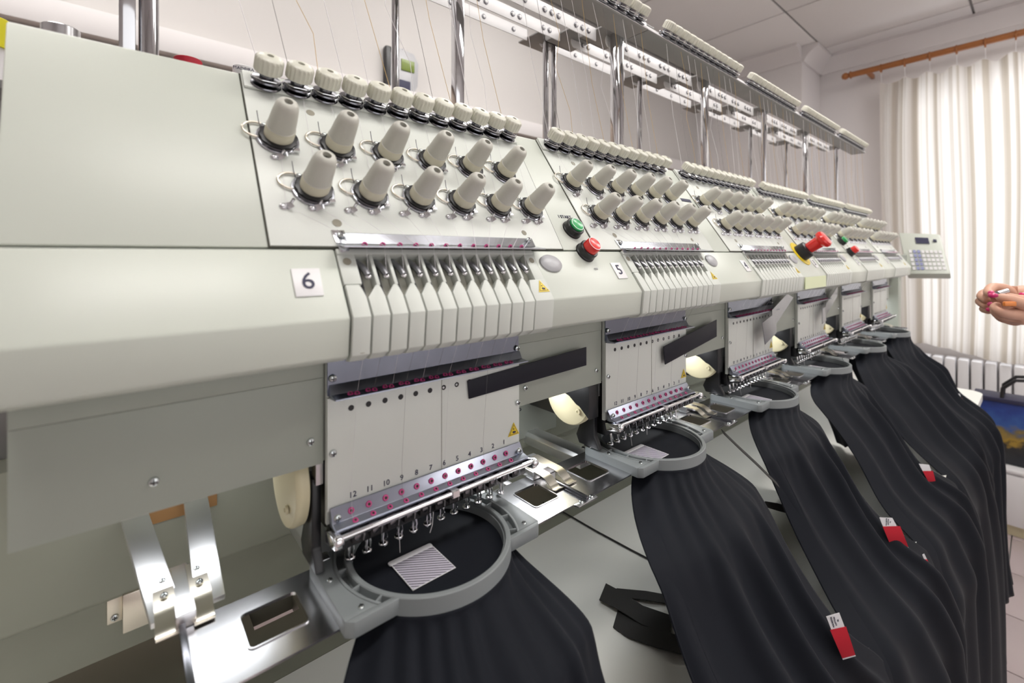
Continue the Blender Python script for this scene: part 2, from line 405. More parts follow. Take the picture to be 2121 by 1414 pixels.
#MACHINE
# ================================================================ the machine body
XB0, XB1 = -0.068, 2.445
MBASE = V((1.2, 0.62, -1.3))
mach = thing('embroidery_machine', 'long cream multi-head embroidery machine body with sloping hood, running away to the curtain', 'embroidery machine', MBASE)
def section(x0, x1, prof, mb, dx0=None):
    n = len(prof); a = [V((x0+(dx0[i] if dx0 else 0), p[0], p[1])) for i, p in enumerate(prof)]; b = [V((x1, p[0], p[1])) for p in prof]
    mb.add(a+b, [tuple(range(n)), tuple(range(n, 2*n))[::-1]]+[(i, (i+1) % n, n+(i+1) % n, n+i) for i in range(n)])
pt = P(0, 0.2115); ps = P(0, 0.0008); pl = P(0, -0.0008)
up = [(ps.y, ps.z), (pt.y, pt.z), (0.60, 0.1765), (0.60, -0.09), (0.46, -0.09), (0.42, 0.0)]
mb = MB(); section(XB0, XB1, up, mb, [0.010, 0.0, 0.0, 0, 0, 0.01])
part('hood', mb, 'paint', mach, MBASE, 0.0018)
CY, CZ, BY, BZ = 0.3550, -0.0500, 0.3585, -0.0812
low = [(pl.y, pl.z), (CY, CZ), (BY, BZ), (0.366, -0.0850), (0.4265, -0.098), (0.46, -0.089), (0.421, -0.001)]
segs = [(XB0+0.010, 0.1363)]+[(0.3640+0.4*k, 0.5363+0.4*k) for k in range(5)]+[(2.364, 2.446)]
for a, b in segs:
    mb = MB(); section(a, b, low, mb); part('lower_hood', mb, 'paint', mach, MBASE, 0.0016)
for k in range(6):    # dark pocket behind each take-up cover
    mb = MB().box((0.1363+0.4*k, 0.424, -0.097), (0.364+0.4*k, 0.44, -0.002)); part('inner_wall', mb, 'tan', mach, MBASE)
# beam and its front panels
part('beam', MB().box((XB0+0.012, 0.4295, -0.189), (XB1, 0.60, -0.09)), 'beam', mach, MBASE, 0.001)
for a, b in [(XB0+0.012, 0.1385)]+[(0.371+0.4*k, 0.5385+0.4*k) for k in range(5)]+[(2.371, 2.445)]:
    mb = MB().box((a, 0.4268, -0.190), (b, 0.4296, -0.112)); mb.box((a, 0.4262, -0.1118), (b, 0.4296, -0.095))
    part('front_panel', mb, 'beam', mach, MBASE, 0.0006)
def screw_mesh(r=0.0035):
    m = MB().use('screw').lathe((0, 0, 0), (0, -1, 0), [(r, 0), (r, 0.0008), (r*0.86, 0.0018), (r*0.45, 0.0025), (0.0004, 0.0027)], 18)
    m.use('dark').box((-r*0.62, -0.00285, -r*0.13), (r*0.62, -0.0014, r*0.13)); m.box((-r*0.13, -0.00285, -r*0.62), (r*0.13, -0.0014, r*0.62))
    return m.mesh('screw')
SCR = screw_mesh(); SCRS = screw_mesh(0.0028)
def rot_mesh(me, mtx, name=None):
    c = me.copy(); c.transform(mtx); return c
SCRUP = rot_mesh(SCR, Matrix.Rotation(math.radians(-90), 4, 'X')); SCRUPS = rot_mesh(SCRS, Matrix.Rotation(math.radians(-90), 4, 'X'))
SCRX = rot_mesh(SCR, Matrix.Rotation(math.radians(-90), 4, 'Z'))
SCRN = rot_mesh(SCR, Matrix.Rotation(math.atan2(-0.5735, 0.8192), 4, 'X'))
for x, z in [(0.017, -0.1672), (0.1274, -0.1672), (0.3858, -0.1684), (0.5380-0.012, -0.1694)]+[(q+0.4*k, -0.169) for k in range(1, 5) for q in (0.3858, 0.526)]+[(2.3858, -0.169)]:
    link('screw', SCR, mach, V((x, 0.4268, z))-MBASE)
# machine bed behind and below
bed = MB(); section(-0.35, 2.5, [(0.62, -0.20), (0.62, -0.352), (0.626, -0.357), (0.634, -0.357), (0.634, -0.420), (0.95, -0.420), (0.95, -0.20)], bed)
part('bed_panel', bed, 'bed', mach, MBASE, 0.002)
part('bed_strip', MB().box((0.016, 0.6185, -0.288), (0.082, 0.62, -0.272)), 'brown', mach, MBASE)
for k in range(5):
    part('bed_strip', MB().box((0.46+0.4*k, 0.6185, -0.262), (0.62+0.4*k, 0.62, -0.246)), 'brown', mach, MBASE)
    part('bed_cover', MB().box((0.44+0.4*k, 0.617, -0.335), (0.53+0.4*k, 0.62, -0.268)), 'cream', mach, MBASE, 0.0008)
    part('bed_cover', MB().box((0.534+0.4*k, 0.617, -0.335), (0.64+0.4*k, 0.62, -0.268)), 'beam', mach, MBASE, 0.0008)
    for x in (0.522, 0.545): link('screw', SCR, mach, V((x+0.4*k, 0.617, -0.280))-MBASE)
mb = MB().box((-0.0130, 0.630, -0.384), (-0.0005, 0.634, -0.352)); mb.box((-0.0005, 0.618, -0.392), (0.045, 0.634, -0.352))
part('latch_bracket', mb, 'nickel', mach, MBASE, 0.001)
link('screw', SCR, mach, V((-0.0068, 0.630, -0.378))-MBASE)
# side brace legs reaching the floor
for x in (0.9, 2.2):
    part('leg', MB().box((x, 0.68, -1.3), (x+0.12, 0.92, -0.578)), 'beam', mach, MBASE, 0.004); part('leg', MB().box((x, 0.80, -0.56), (x+0.12, 0.92, -0.42)), 'beam', mach, MBASE, 0.004)
# cream cover plates beside the sewing arms
for k in range(6):
    x = 0.117+0.4*k; c = V((x, 0.4755, -0.2165))
    mb = MB().lathe(c, (1, 0, 0), [(0.0005, -0.0035), (0.020, -0.003), (0.034, -0.0018), (0.0420, 0.0), (0.0436, 0.002), (0.0440, 0.005), (0.0435, 0.0115), (0.040, 0.013)], 48, cap0=False)
    part('arm_cover', mb, 'cream', mach, MBASE)
    mb = MB().prism([V((x-0.0042, y, z)) for y, z in ((0.4960, -0.186), (0.4850, -0.2030), (0.4765, -0.2120), (0.4680, -0.2140), (0.4540, -0.2233), (0.4480, -0.2250), (0.4290, -0.2400), (0.4290, -0.186))], (0.022, 0, 0))
    if k: part('arm_casting', mb, 'dark', mach, MBASE, 0.001)
    part('cover_screw', MB().lathe((x-0.0030, 0.4500, -0.2330), (-1, 0, 0), [(0.0042, 0), (0.0040, 0.002), (0.0022, 0.0022), (0.0020, 0.001)], 16), 'cream', mach, MBASE)
    part('arm', MB().box((0.148+0.4*k, 0.452, -0.268), (0.262+0.4*k, 0.60, -0.19)), 'dark', mach, MBASE, 0.006)
# start / stop buttons and the emergency button
def button(x, s, key, hb=0.012, ht=0.010, rb=0.0135):
    b0 = P(x, s, 0)
    o = part('button_collar', MB().lathe(b0, N1, [(rb+0.0012, 0), (rb+0.001, 0.002), (rb, 0.003), (rb, hb), (rb-0.001, hb+0.001), (rb-0.0025, hb+0.001)], 32, ell=1.0), 'dark', mach, MBASE)
    m = MB().use(key).lathe(b0, N1, [(rb-0.0028, hb*0.8), (rb-0.0028, hb+ht*0.8), (rb-0.0036, hb+ht)], 32, cap1=False)
    m.use('paper').lathe(b0, N1, [(rb-0.0036, hb+ht), (rb-0.0044, hb+ht+0.0001)], 32, cap0=False, cap1=False)
    m.use(key).lathe(b0, N1, [(rb-0.0044, hb+ht+0.0001), (rb-0.0050, hb+ht-0.0002), (0.0002, hb+ht-0.0002)], 32, cap0=False)
    part('button_cap', m, key, mach, MBASE)
button(0.4565, 0.0335, 'green', 0.010, 0.004); button(0.4590, -0.0035, 'red', 0.010, 0.011)
button(1.700, 0.040, 'green', 0.012, 0.008); button(1.700, 0.0, 'red', 0.012, 0.014)
put_text('lettering', 'I START', 0.0075, 'ink', P(0.4575, 0.0560, 0.0004), X1, S1, mach, MBASE)
put_text('lettering', 'OFF', 0.0045, 'grey', P(0.4640, -0.0290, 0.0004), X1, S1, mach, MBASE)
b0 = P(1.262, -0.004, 0)
part('emergency_plate', MB().lathe(b0, N1, [(0.033, 0), (0.033, 0.0015)], 36), 'yellow', mach, MBASE)
part('emergency_collar', MB().lathe(b0, N1, [(0.021, 0.001), (0.020, 0.022), (0.016, 0.024)], 32), 'dark', mach, MBASE)
part('emergency_button', MB().lathe(b0, N1, [(0.0125, 0.02), (0.014, 0.050), (0.020, 0.056), (0.021, 0.062), (0.018, 0.067), (0.002, 0.069)], 32), 'red', mach, MBASE)
part('rating_plate', MB().obox(P(0.850, 0.125, 0.0006), X1*0.020, S1*0.0035, N1*0.0006), 'ink', mach, MBASE)
# domed grey caps and the upright toggle
for k in range(6):
    part('round_cap', MB().lathe(P(0.3862+0.4*k, -0.0195, 0), N1, [(0.0122, 0), (0.0120, 0.0018), (0.0105, 0.0032), (0.006, 0.0045), (0.0003, 0.0049)], 32, ell=1.42, up=(1, 0, 0)), 'grey', mach, MBASE)
part('lime_patch', MB().box((1.180, 0.3540, -0.0790), (1.330, 0.3560, -0.0520)), 'lime', mach, MBASE)  # pale yellow-green patch on the front of the lower hood
# ================================================================ sewing heads
KN = N1*0.97+S1*0.22; KN.normalize()
def knob_mesh():
    m = MB()
    pr = [(0.0085, 0.0), (0.0122, 0.0008), (0.0130, 0.002, 0.10), (0.0130, 0.0125, 0.10), (0.0123, 0.0140, 0.05), (0.0114, 0.0150), (0.0088, 0.0163), (0.0055, 0.0169), (0.0032, 0.0170)]
    m.use('knob').lathe((0, 0, 0), KN, pr, 72, cap1=False)
    m.lathe((0, 0, 0), KN, [(0.0032, 0.0170), (0.0030, 0.0110)], 24, cap0=False, cap1=False)
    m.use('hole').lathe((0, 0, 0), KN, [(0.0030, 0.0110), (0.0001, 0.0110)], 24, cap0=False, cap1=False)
    return m.mesh('tension_knob', smooth=40)
def disc_mesh():
    m = MB().use('gun').lathe((0, 0, 0), KN, [(0.0060, -0.003), (0.0135, -0.0015), (0.0142, -0.0002), (0.0135, 0.001), (0.0070, 0.002), (0.0068, 0.0028), (0.0128, 0.0040), (0.0134, 0.0050), (0.0126, 0.0062), (0.0066, 0.0075), (0.0072, 0.014), (0.0066, 0.0165)], 32)
    m.use('chrome').tube([V((-0.013, -0.003, 0.003)), V((-0.0145, -0.007, 0.004)), V((-0.006, -0.0155, -0.002)), V((0.006, -0.0155, -0.002)), V((0.0145, -0.007, 0.004)), V((0.013, -0.002, 0.004))], 0.0006, 6)
    return m.mesh('tension_disc', smooth=40)
def dial_mesh():
    m = MB().use('collar').lathe((0, 0, 0), N1, [(0.0150, 0.007), (0.0160, 0.008), (0.0160, 0.0185), (0.0157, 0.0195)], 40, cap1=False)
    m.use('dial').lathe((0, 0, 0), N1, [(0.0157, 0.0195), (0.0149, 0.0200), (0.0150, 0.021), (0.0138, 0.035), (0.0128, 0.043), (0.0118, 0.0475), (0.0100, 0.0505), (0.0075, 0.0522), (0.0046, 0.0526)], 40, cap0=False, cap1=False)
    m.lathe((0, 0, 0), N1, [(0.0046, 0.0526), (0.0042, 0.045)], 24, cap0=False, cap1=False)
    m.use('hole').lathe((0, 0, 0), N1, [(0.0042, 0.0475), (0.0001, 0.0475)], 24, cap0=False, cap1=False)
    m.use('red').lathe(N1*0.0505+S1*0.0068-X1*0.0045, (N1+S1*0.6), [(0.0009, 0.0), (0.0008, 0.0008), (0.0001, 0.0009)], 8)
    for i, v in enumerate(m.v):
        h = v.dot(N1); m.v[i] = (v-N1*h)*0.79+N1*(0.006+(h-0.007)*0.88)
    return m.mesh('tension_dial', smooth=40)
def dialdisc_mesh():
    m = MB().use('zinc').lathe((0, 0, 0), N1, [(0.0180, 0.0002), (0.0198, 0.001), (0.0202, 0.002), (0.0196, 0.0028), (0.0178, 0.0030)], 40, cap1=False)
    m.use('dark').lathe((0, 0, 0), N1, [(0.0178, 0.0030), (0.0175, 0.0040), (0.0180, 0.0055, 0.06), (0.0178, 0.0068, 0.06), (0.0150, 0.0075)], 48, cap0=False)
    m.use('gun').lathe((0, 0, 0), N1, [(0.0186, 0.0044), (0.0190, 0.0050), (0.0186, 0.0056)], 40, cap0=False, cap1=False)
    m.use('chrome').obox(X1*0.015-S1*0.0135+N1*0.003, X1*0.0030, S1*0.0018, N1*0.0016)
    m.tube([X1*0.004-S1*0.020+N1*0.001, X1*0.005-S1*0.023+N1*0.004, X1*0.004-S1*0.0205+N1*0.006], 0.0012, 6)
    for i, v in enumerate(m.v):
        h = v.dot(N1); m.v[i] = (v-N1*h)*0.92+N1*h*0.85
    return m.mesh('tension_disc', smooth=40)
def loop_mesh():
    c = V((-0.0165, 0, 0))+S1*0.0085+N1*0.002
    pts = [c+X1*math.cos(a)*0.0115+S1*math.sin(a)*0.0095 for a in [math.radians(60+i*240/16) for i in range(17)]]
    m = MB().use('nickel').tube(pts, 0.0011, 8)
    m.use('gun').tube([c+X1*0.003+S1*0.004+N1*0.001, c+X1*0.002+S1*0.011+N1*0.003, c+X1*0.001+S1*0.0175+N1*0.007], 0.0004, 5)
    m.use('screw').lathe(c+X1*0.006+S1*0.005, N1, [(0.0030, 0), (0.0028, 0.0025), (0.0012, 0.004), (0.0002, 0.0042)], 14)
    return m.mesh('thread_loop', smooth=50)
def wing_mesh():
    m = MB().use('steel')
    m.lathe((-0.0015, 0, 0), N1, [(0.0034, 0), (0.0034, 0.0008), (0.0026, 0.0022), (0.0008, 0.0030)], 12)
    m.prism([X1*0.000+S1*0.003+N1*0.001, X1*0.0042+S1*0.0015+N1*0.0042, X1*0.0058-S1*0.0030+N1*0.0050, X1*0.0016-S1*0.0038+N1*0.001], (S1*0.0005+N1*0.0006))
    m.tube([X1*0.0035+S1*0.001+N1*0.001, X1*0.0062+S1*0.0048+N1*0.0048], 0.0013, 8)
    m.lathe(X1*0.0062+S1*0.0048+N1*0.0048, (X1+S1), [(0.0015, -0.0002), (0.0013, 0.0010), (0.0002, 0.0014)], 8)
    return m.mesh('thread_guide', smooth=50)
def eyelet_mesh(ax, key='pink', r=0.0027):
    m = MB().use(key).lathe((0, 0, 0), ax, [(r, 0), (r, 0.0006), (r*0.8, 0.0011), (r*0.45, 0.0011)], 14, cap1=False)
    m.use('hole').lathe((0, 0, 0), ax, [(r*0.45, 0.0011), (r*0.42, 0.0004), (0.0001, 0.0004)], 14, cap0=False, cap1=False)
    return m.mesh('eyelet', smooth=40)
def lever_mesh():
    pts = []; rr = []
    for i in range(8):
        t = i/7; pts.append(S1*(-0.007-0.0225*t)+N1*(-0.010+0.0120*math.sin(t*1.45))+X1*(-0.0030*(1-t))); rr.append(0.0033-0.0004*t)
    m = MB().use('lever').tube(pts, rr, 10)
    m.use('chrome').lathe(pts[-1]-N1*0.0012, N1, [(0.0010, -0.0024), (0.0027, -0.0012), (0.0030, 0.0003), (0.0024, 0.0018), (0.0009, 0.0024)], 12)
    m.use('hole').lathe(pts[-1]-N1*0.0012+N1*0.0022, N1, [(0.0009, 0), (0.0009, 0.0004)], 8)
    return m.mesh('take_up_lever', smooth=50)
def foot_mesh():
    m = MB().use('chrome').lathe((0, 0, 0.0018), (0, 0, 1), [(0.0030, -0.0018), (0.0046, -0.0012), (0.0050, 0.0), (0.0043, 0.0012), (0.0026, 0.0014), (0.0022, 0.0)], 16, cap1=False)
    m.use('hole').lathe((0, 0, 0.0012), (0, 0, 1), [(0.0024, 0.0), (0.0001, 0.0)], 12, cap0=False, cap1=False)
    m.use('chrome').tube([(-0.0015, -0.003, 0.0025), (-0.0024, -0.0032, 0.008), (-0.001, -0.001, 0.018), (0, 0, 0.026), (0, 0, 0.050)], [0.0012, 0.0013, 0.0020, 0.0021, 0.0021], 8)
    m.tube([(0.0022, -0.002, 0.0025), (0.0026, -0.0022, 0.009), (0.0012, -0.001, 0.018)], [0.0009, 0.001, 0.0012], 6)
    return m.mesh('presser_foot', smooth=50)
def clamp_mesh():
    m = MB().use('dark').box((-0.0042, -0.006, -0.006), (0.0042, 0.004, 0.005))
    m.use('gun').lathe((0, -0.006, 0), (0, -1, 0), [(0.0030, 0), (0.0030, 0.0018), (0.0014, 0.0022)], 10)
    m.tube([(0.004, -0.004, 0.004), (0.0062, -0.007, 0.000), (0.0048, -0.0085, -0.0045)], 0.0009, 6)
    return m.mesh('needle_clamp', smooth=40)
def lamp_triangle(scale, c, right, upv, parent, base):
    right, upv = V(right), V(upv); n = right.cross(upv).normalized()
    if n.y > 0: n = -n
    def tri(k, h, mb, key):
        mb.use(key).prism([V(c)+right*x*scale*k+upv*y*scale*k for x, y in ((-0.95, -0.62), (0.95, -0.62), (0.0, 1.05))], n*h)
    mb = MB(); tri(1.0, 0.0004, mb, 'yellow'); tri(0.80, 0.0005, mb, 'ink'); tri(0.68, 0.0006, mb, 'yellow')
    mb.use('ink').lathe(V(c)-right*scale*0.05+upv*scale*0.22, n, [(scale*0.10, 0), (scale*0.10, 0.0008)], 10)
    mb.prism([V(c)+right*x*scale+upv*y*scale for x, y in ((-0.28, -0.22), (-0.18, -0.02), (0.30, -0.10), (0.34, -0.30), (-0.05, -0.36))], n*0.0008)
    return part('warning_sign', mb, 'yellow', parent, base, smooth=0)
KNOB, KDISC, DIAL, DDISC, LOOP, WING = knob_mesh(), disc_mesh(), dial_mesh(), dialdisc_mesh(), loop_mesh(), wing_mesh()
LEVER, FOOT, CLAMP = lever_mesh(), foot_mesh(), clamp_mesh()
EYN = eyelet_mesh(N1*0.55-S1*0.8); EYS = eyelet_mesh((0, -0.55, 0.83)); EYP = eyelet_mesh((0, -0.95, 0.3), 'pink', 0.0030)
HB = V((0.24, 0.42, -0.23))
H0 = thing('embroidery_unit', 'nearest embroidery head, numbered 6, at the left of the machine', 'embroidery head', HB, 'embroidery heads along the machine')
def hp(name, mb, key, bevel=0.0, smooth=35): return part(name, mb, key, H0, HB, bevel, smooth)
# tension panel with its dark joint
mb = MB().prism([P(0.0858, 0.0002, -0.0002), P(0.4205, 0.0002, -0.0002), P(0.4385, 0.2105, -0.0002), P(0.0858, 0.2105, -0.0002)], N1*0.0008); hp('panel_joint', mb, 'seam')
mb = MB().prism([P(0.0872, 0.0016, 0.0), P(0.4190, 0.0016, 0.0), P(0.4370, 0.2112, 0.0), P(0.0872, 0.2112, 0.0)], N1*0.0016)
tp = hp('tension_panel', mb, 'panel', 0.0005)
mb = MB().prism([P(0.0880, 0.1885, 0.0016), P(0.4350, 0.1885, 0.0016), P(0.4368, 0.2125, 0.0016), P(0.0880, 0.2125, 0.0016)], N1*0.0030); hp('knob_rail', mb, 'panel', 0.0008)
for i in range(12):
    b = P(0.1076+0.0282*i, 0.1975, 0.004)
    d = link('tension_disc', KDISC, H0, b-HB)
    link('tension_knob', KNOB, H0, b+KN*0.0125-HB)
for i in range(6):
    for x, s in ((0.1085+0.0540*i, 0.1215), (0.1295+0.0530*i, 0.0620)):
        b = P(x, s, 0.0016)
        link('tension_disc', DDISC, H0, b-HB); link('tension_dial', DIAL, H0, b-HB); link('thread_loop', LOOP, H0, b-HB)
    for x in (0.1035+0.0542*i, 0.1264+0.0538*i): link('thread_guide', WING, H0, P(x, 0.0415, 0.0016)-HB)
    link('thread_guide', WING, H0, P(0.1040+0.0540*i, 0.0985, 0.0016)-HB)
for x, s, r in ((0.1459, 0.170, 0.0042), (0.1439, 0.0268, 0.0042), (0.3654, 0.0245, 0.0036)):
    hp('access_hole', MB().lathe(P(x, s, 0.0015), N1, [(r, 0), (r, 0.0004)], 20), 'tan')
hp('toggle', MB().use('dark').lathe(P(0.232, 0.1535, 0.0015), N1, [(0.0030, 0), (0.0026, 0.002)], 12).use('chrome').tube([P(0.232, 0.1535, 0.003), P(0.2335, 0.158, 0.013)], [0.0012, 0.0016], 8), 'chrome')
# polished guide strip with pink eyelets
mb = MB().prism([P(0.1385, 0.0165, 0.0016), P(0.1385, 0.0150, 0.0030), P(0.1385, 0.0035, 0.0030), P(0.1385, -0.0085, 0.0160), P(0.1385, -0.0095, 0.0150), P(0.1385, 0.0025, 0.0016)], (0.2335, 0, 0))
g = hp('guide_strip', mb, 'zinc', 0.0003)
hp('guide_end', MB().prism([P(0.1365, 0.0180, 0.0018), P(0.1480, 0.0180, 0.0018), P(0.1480, -0.004, 0.0018), P(0.1400, -0.006, 0.0018)], N1*0.0012), 'chrome', 0.0004)
for i in range(12): link('eyelet', EYN, g, P(0.1590+0.01655*i, -0.0025, 0.0092)+N1*0.0008-HB)
for x in (0.1440, 0.3650): link('screw', SCRN, H0, P(x, 0.0120, 0.0036)-HB)
# take-up cover: frame, dividers, levers, fins
mb = MB()
mb.prism([P(0.1370, -0.0012, -0.010), P(0.3635, -0.0012, -0.010), P(0.3635, -0.0012, 0.002), P(0.1370, -0.0012, 0.002)], S1*(-0.0058))
mb.prism([P(0.1370, -0.007, 0.001), P(0.1522, -0.007, 0.001), P(0.1522, -0.0366, 0.001), P(0.1370, -0.0366, 0.001)], N1*(-0.009))
mb.prism([P(0.3490, -0.007, 0.001), P(0.3635, -0.007, 0.001), P(0.3635, -0.0420, 0.001), P(0.3490, -0.0420, 0.001)], N1*(-0.009))
cv = hp('take_up_cover', mb, 'cover', 0.0006)
hp('pocket_back', MB().prism([P(0.150, -0.007, -0.0085), P(0.351, -0.007, -0.0085), P(0.351, -0.060, -0.0085), P(0.150, -0.060, -0.0085)], N1*(-0.002)), 'pocket')
for x, s in ((0.1442, -0.0140), (0.3572, -0.0150)): hp('access_hole', MB().lathe(P(x, s, 0.001), N1, [(0.0036, 0), (0.0036, 0.0003)], 20), 'tan')
div = MB().prism([P(-0.0008, -0.0068, 0.0014), P(0.0024, -0.0068, 0.0014), P(0.0024, -0.0385, 0.0014), P(-0.0008, -0.0385, 0.0014)], N1*(-0.0095)).mesh('divider', (0, 0, 0), 'cover', 0.0003)
for i in range(11): link('divider', div, H0, V((0.1652+0.01655*i, 0, 0))-HB)
slot = MB().prism([P(0, -0.0070, -0.0080), P(0.0045, -0.0070, -0.0080), P(0.0045, -0.0560, -0.0080), P(0, -0.0560, -0.0080)], N1*0.0008).mesh('lever_slot', (0, 0, 0), 'dark')
for i in range(12):
    link('lever_slot', slot, H0, V((0.1525+0.01655*i, 0, 0))-HB)
    link('take_up_lever', LEVER, H0, P(0.1590+0.01655*i, 0, 0)-HB)
def fin_mesh(xl, xr, kind):
    if kind == 'first': rows = [(-0.0375, xl, xl+0.0115), (-0.0415, xl, xl+0.0130), (-0.0495, xl, xr)]
    elif kind == 'last': rows = [(-0.0410, xl+0.004, xr), (-0.0530, xl, xr)]
    else: rows = [(-0.0385, xl+0.0088, xl+0.0122), (-0.0425, xl+0.0058, xl+0.0135), (-0.0500, xl, xr)]
    R = []
    for s, a, b in rows: R.append((P(a, s, 0.0018), P(b, s, 0.0018), N1))
    nf = V((0, -0.97, 0.25))
    R.append((V((xl, CY-0.0022, CZ+0.0005)), V((xr, CY-0.0022, CZ+0.0005)), nf))
    R.append((V((xl, BY-0.0024, BZ+0.0005)), V((xr, BY-0.0024, BZ+0.0005)), V((0, -1, 0))))
    R.append((V((xl+0.001, BY+0.006, BZ-0.0055)), V((xr-0.001, BY+0.006, BZ-0.0055)), V((0, -0.8, -0.6))))
    R.append((V((xl+0.004, BY+0.022, BZ-0.0085)), V((xr-0.004, BY+0.022, BZ-0.0085)), V((0, -0.2, -1))))
    m = MB(); vs = []; fs = []; n = len(R)
    for a, b, q in R: vs += [a, b, b-q*0.007, a-q*0.007]
    for k in range(n-1):
        for i in range(4):
            j = (i+1) % 4; fs.append((4*k+i, 4*k+j, 4*k+4+j, 4*k+4+i))
    fs += [(3, 2, 1, 0), tuple(4*(n-1)+i for i in range(4))]
    m.add(vs, fs); return m
for i in range(12):
    xl = 0.1368+0.01650*i
    hp('fin', fin_mesh(xl+0.0008, xl+0.0157, 'first' if i == 0 else 'mid'), 'cover', 0.0006)
hp('fin', fin_mesh(0.3353, 0.3632, 'last'), 'cover', 0.0006)
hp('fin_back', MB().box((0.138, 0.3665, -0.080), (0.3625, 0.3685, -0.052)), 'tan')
for x, z in ((0.1460, -0.0745), (0.3560, -0.0735)):
    hp('access_hole', MB().lathe((x, BY-0.0022, z), (0, -1, 0), [(0.0050, 0), (0.0050, 0.0004)], 20), 'tan')
mb = MB(); lamp_triangle(0.0088, P(0.3530, -0.0520, 0.0020), X1, S1, H0, HB)
# number plate
npl = hp('number_plate', MB().prism([P(0.0990, -0.0200, 0.0), P(0.1205, -0.0200, 0.0), P(0.1195, -0.0455, 0.0), P(0.0990, -0.0455, 0.0)], N1*0.0009), 'white', 0.0003)
def number(parent, base, txt):
    return put_text('numeral', txt, 0.0215, 'ink', base+(P(0.1096, -0.0325, 0.0013)-HB), X1, S1, parent, base)
num6 = number(H0, HB, '6')
# shiny upper plate, folded shelf and eyelets
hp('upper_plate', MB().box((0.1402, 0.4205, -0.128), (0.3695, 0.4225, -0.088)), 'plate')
mb = MB().prism([(0.1415, 0.4205, -0.1180), (0.1415, 0.4190, -0.1190), (0.1415, 0.4150, -0.1265), (0.1415, 0.4040, -0.1275), (0.1415, 0.4035, -0.1290), (0.1415, 0.4190, -0.1305), (0.1415, 0.4205, -0.1285)], (0.2290, 0, 0))
sh = hp('shelf', mb, 'guide', 0.0004)
for i in range(12):
    link('eyelet', EYS, sh, V((0.1570+0.0168*i, 0.4105, -0.1268))-HB); link('eyelet', EYS, sh, V((0.1625+0.0168*i, 0.4085, -0.1270))-HB)
# needle case plate with holes, numerals, sign
hp('needle_plate', MB().box((0.1398, 0.4195, -0.2320), (0.3698, 0.4225, -0.1300)), 'panel', 0.0005)
hp('case_body', MB().box((0.1400, 0.4226, -0.245), (0.3695, 0.4268, -0.0900)), 'cover')
for i in range(12):
    r = 0.0027
    hp('needle_hole', MB().lathe((0.1613+0.01672*i, 0.4195, -0.1426), (0, -1, 0), [(r, 0), (r, 0.0003)], 16), 'dark')
    if i > 5: hp('needle_hole', MB().lathe((0.1609+0.01672*i, 0.4192, -0.1426), (0, -1, 0), [(0.0014, 0), (0.0012, 0.0003)], 10), 'screw')
    put_text('numeral', str(12-i), 0.0076, 'ink', V((0.1627+0.0166*i, 0.4192, -0.2238)), X1, Z1, H0, HB)
lamp_triangle(0.0092, (0.3605, 0.4192, -0.2135), X1, Z1, H0, HB)
for x, z in ((0.1445, -0.1122), (0.3660, -0.1145), (0.3668, -0.1809), (0.1445, -0.1801)): link('screw', SCR, H0, V((x, 0.4195, z))-HB)
hp('plate_joint', MB().box((0.2590, 0.4190, -0.2300), (0.2592, 0.4196, -0.1320)), 'tan')
# lower guide with two rows of eyelets
mb = MB().prism([(0.1415, 0.4190, -0.2290), (0.1415, 0.4175, -0.2290), (0.1415, 0.4110, -0.2400), (0.1415, 0.4020, -0.2418), (0.1415, 0.4015, -0.2445), (0.1415, 0.4190, -0.2450)], (0.2275, 0, 0))
lg = hp('lower_guide', mb, 'guide', 0.0004)
for i in range(12):
    link('eyelet', EYP, lg, V((0.1590+0.0168*i, 0.4138, -0.2348))-HB); link('eyelet', EYS, lg, V((0.1600+0.0168*i, 0.4060, -0.2409))-HB)
for x in (0.1462, 0.3625): link('screw', SCR, H0, V((x, 0.4120, -0.2362))-HB)
# needle clamps, rod, presser feet
hp('clamp_rail', MB().box((0.146, 0.4040, -0.2620), (0.366, 0.4180, -0.2455)), 'dark', 0.001)
for i in range(12): link('needle_clamp', CLAMP, H0, V((0.1580+0.01685*i, 0.4030, -0.2500))-HB)
mb = MB().tube([(0.1400, 0.3952, -0.2455), (0.3730, 0.3952, -0.2455)], 0.0024, 14); mb.tube([(0.1400, 0.3975, -0.2490), (0.3730, 0.3975, -0.2490)], 0.0012, 8)
mb.box((0.2560, 0.3920, -0.2490), (0.2640, 0.4040, -0.2425)); hp('guard_rod', mb, 'chrome', smooth=50)
for x in (0.1405, 0.3715):
    mb = MB().obox((x, 0.4060, -0.2500), (0.0035, 0, 0), (0, 0.0120, -0.0020), (0, 0.0012, 0.0052)); mb.lathe((x, 0.3935, -0.2470), (0, -1, 0.1), [(0.0048, 0), (0.0044, 0.003), (0.001, 0.004)], 14)
    hp('rod_bracket', mb, 'chrome', 0.0008)
for i in range(12): link('presser_foot', FOOT, H0, V((0.1645+0.01672*i, 0.4300, -0.2900))-HB)
hp('foot_rail', MB().box((0.146, 0.4250, -0.2700), (0.368, 0.4420, -0.2450)), 'dark', 0.001)
# black side bracket with its two screws
mb = MB().prism([(0.1310, 0.4370, -0.2060), (0.1310, 0.4560, -0.2060), (0.1310, 0.4580, -0.2100), (0.1310, 0.4580, -0.2480), (0.1310, 0.4700, -0.2760), (0.1310, 0.4640, -0.2880), (0.1310, 0.4250, -0.2880), (0.1310, 0.4350, -0.2700), (0.1310, 0.4350, -0.2100)], (0.0085, 0, 0))
sb = hp('side_bracket', mb, 'dark', 0.0012)
for z in (-0.2190, -0.2300): link('screw', SCRX, sb, V((0.1308, 0.4465, z))-HB)
hp('side_plate', MB().box((0.1330, 0.4300, -0.2100), (0.1395, 0.4420, -0.1900)), 'steel')
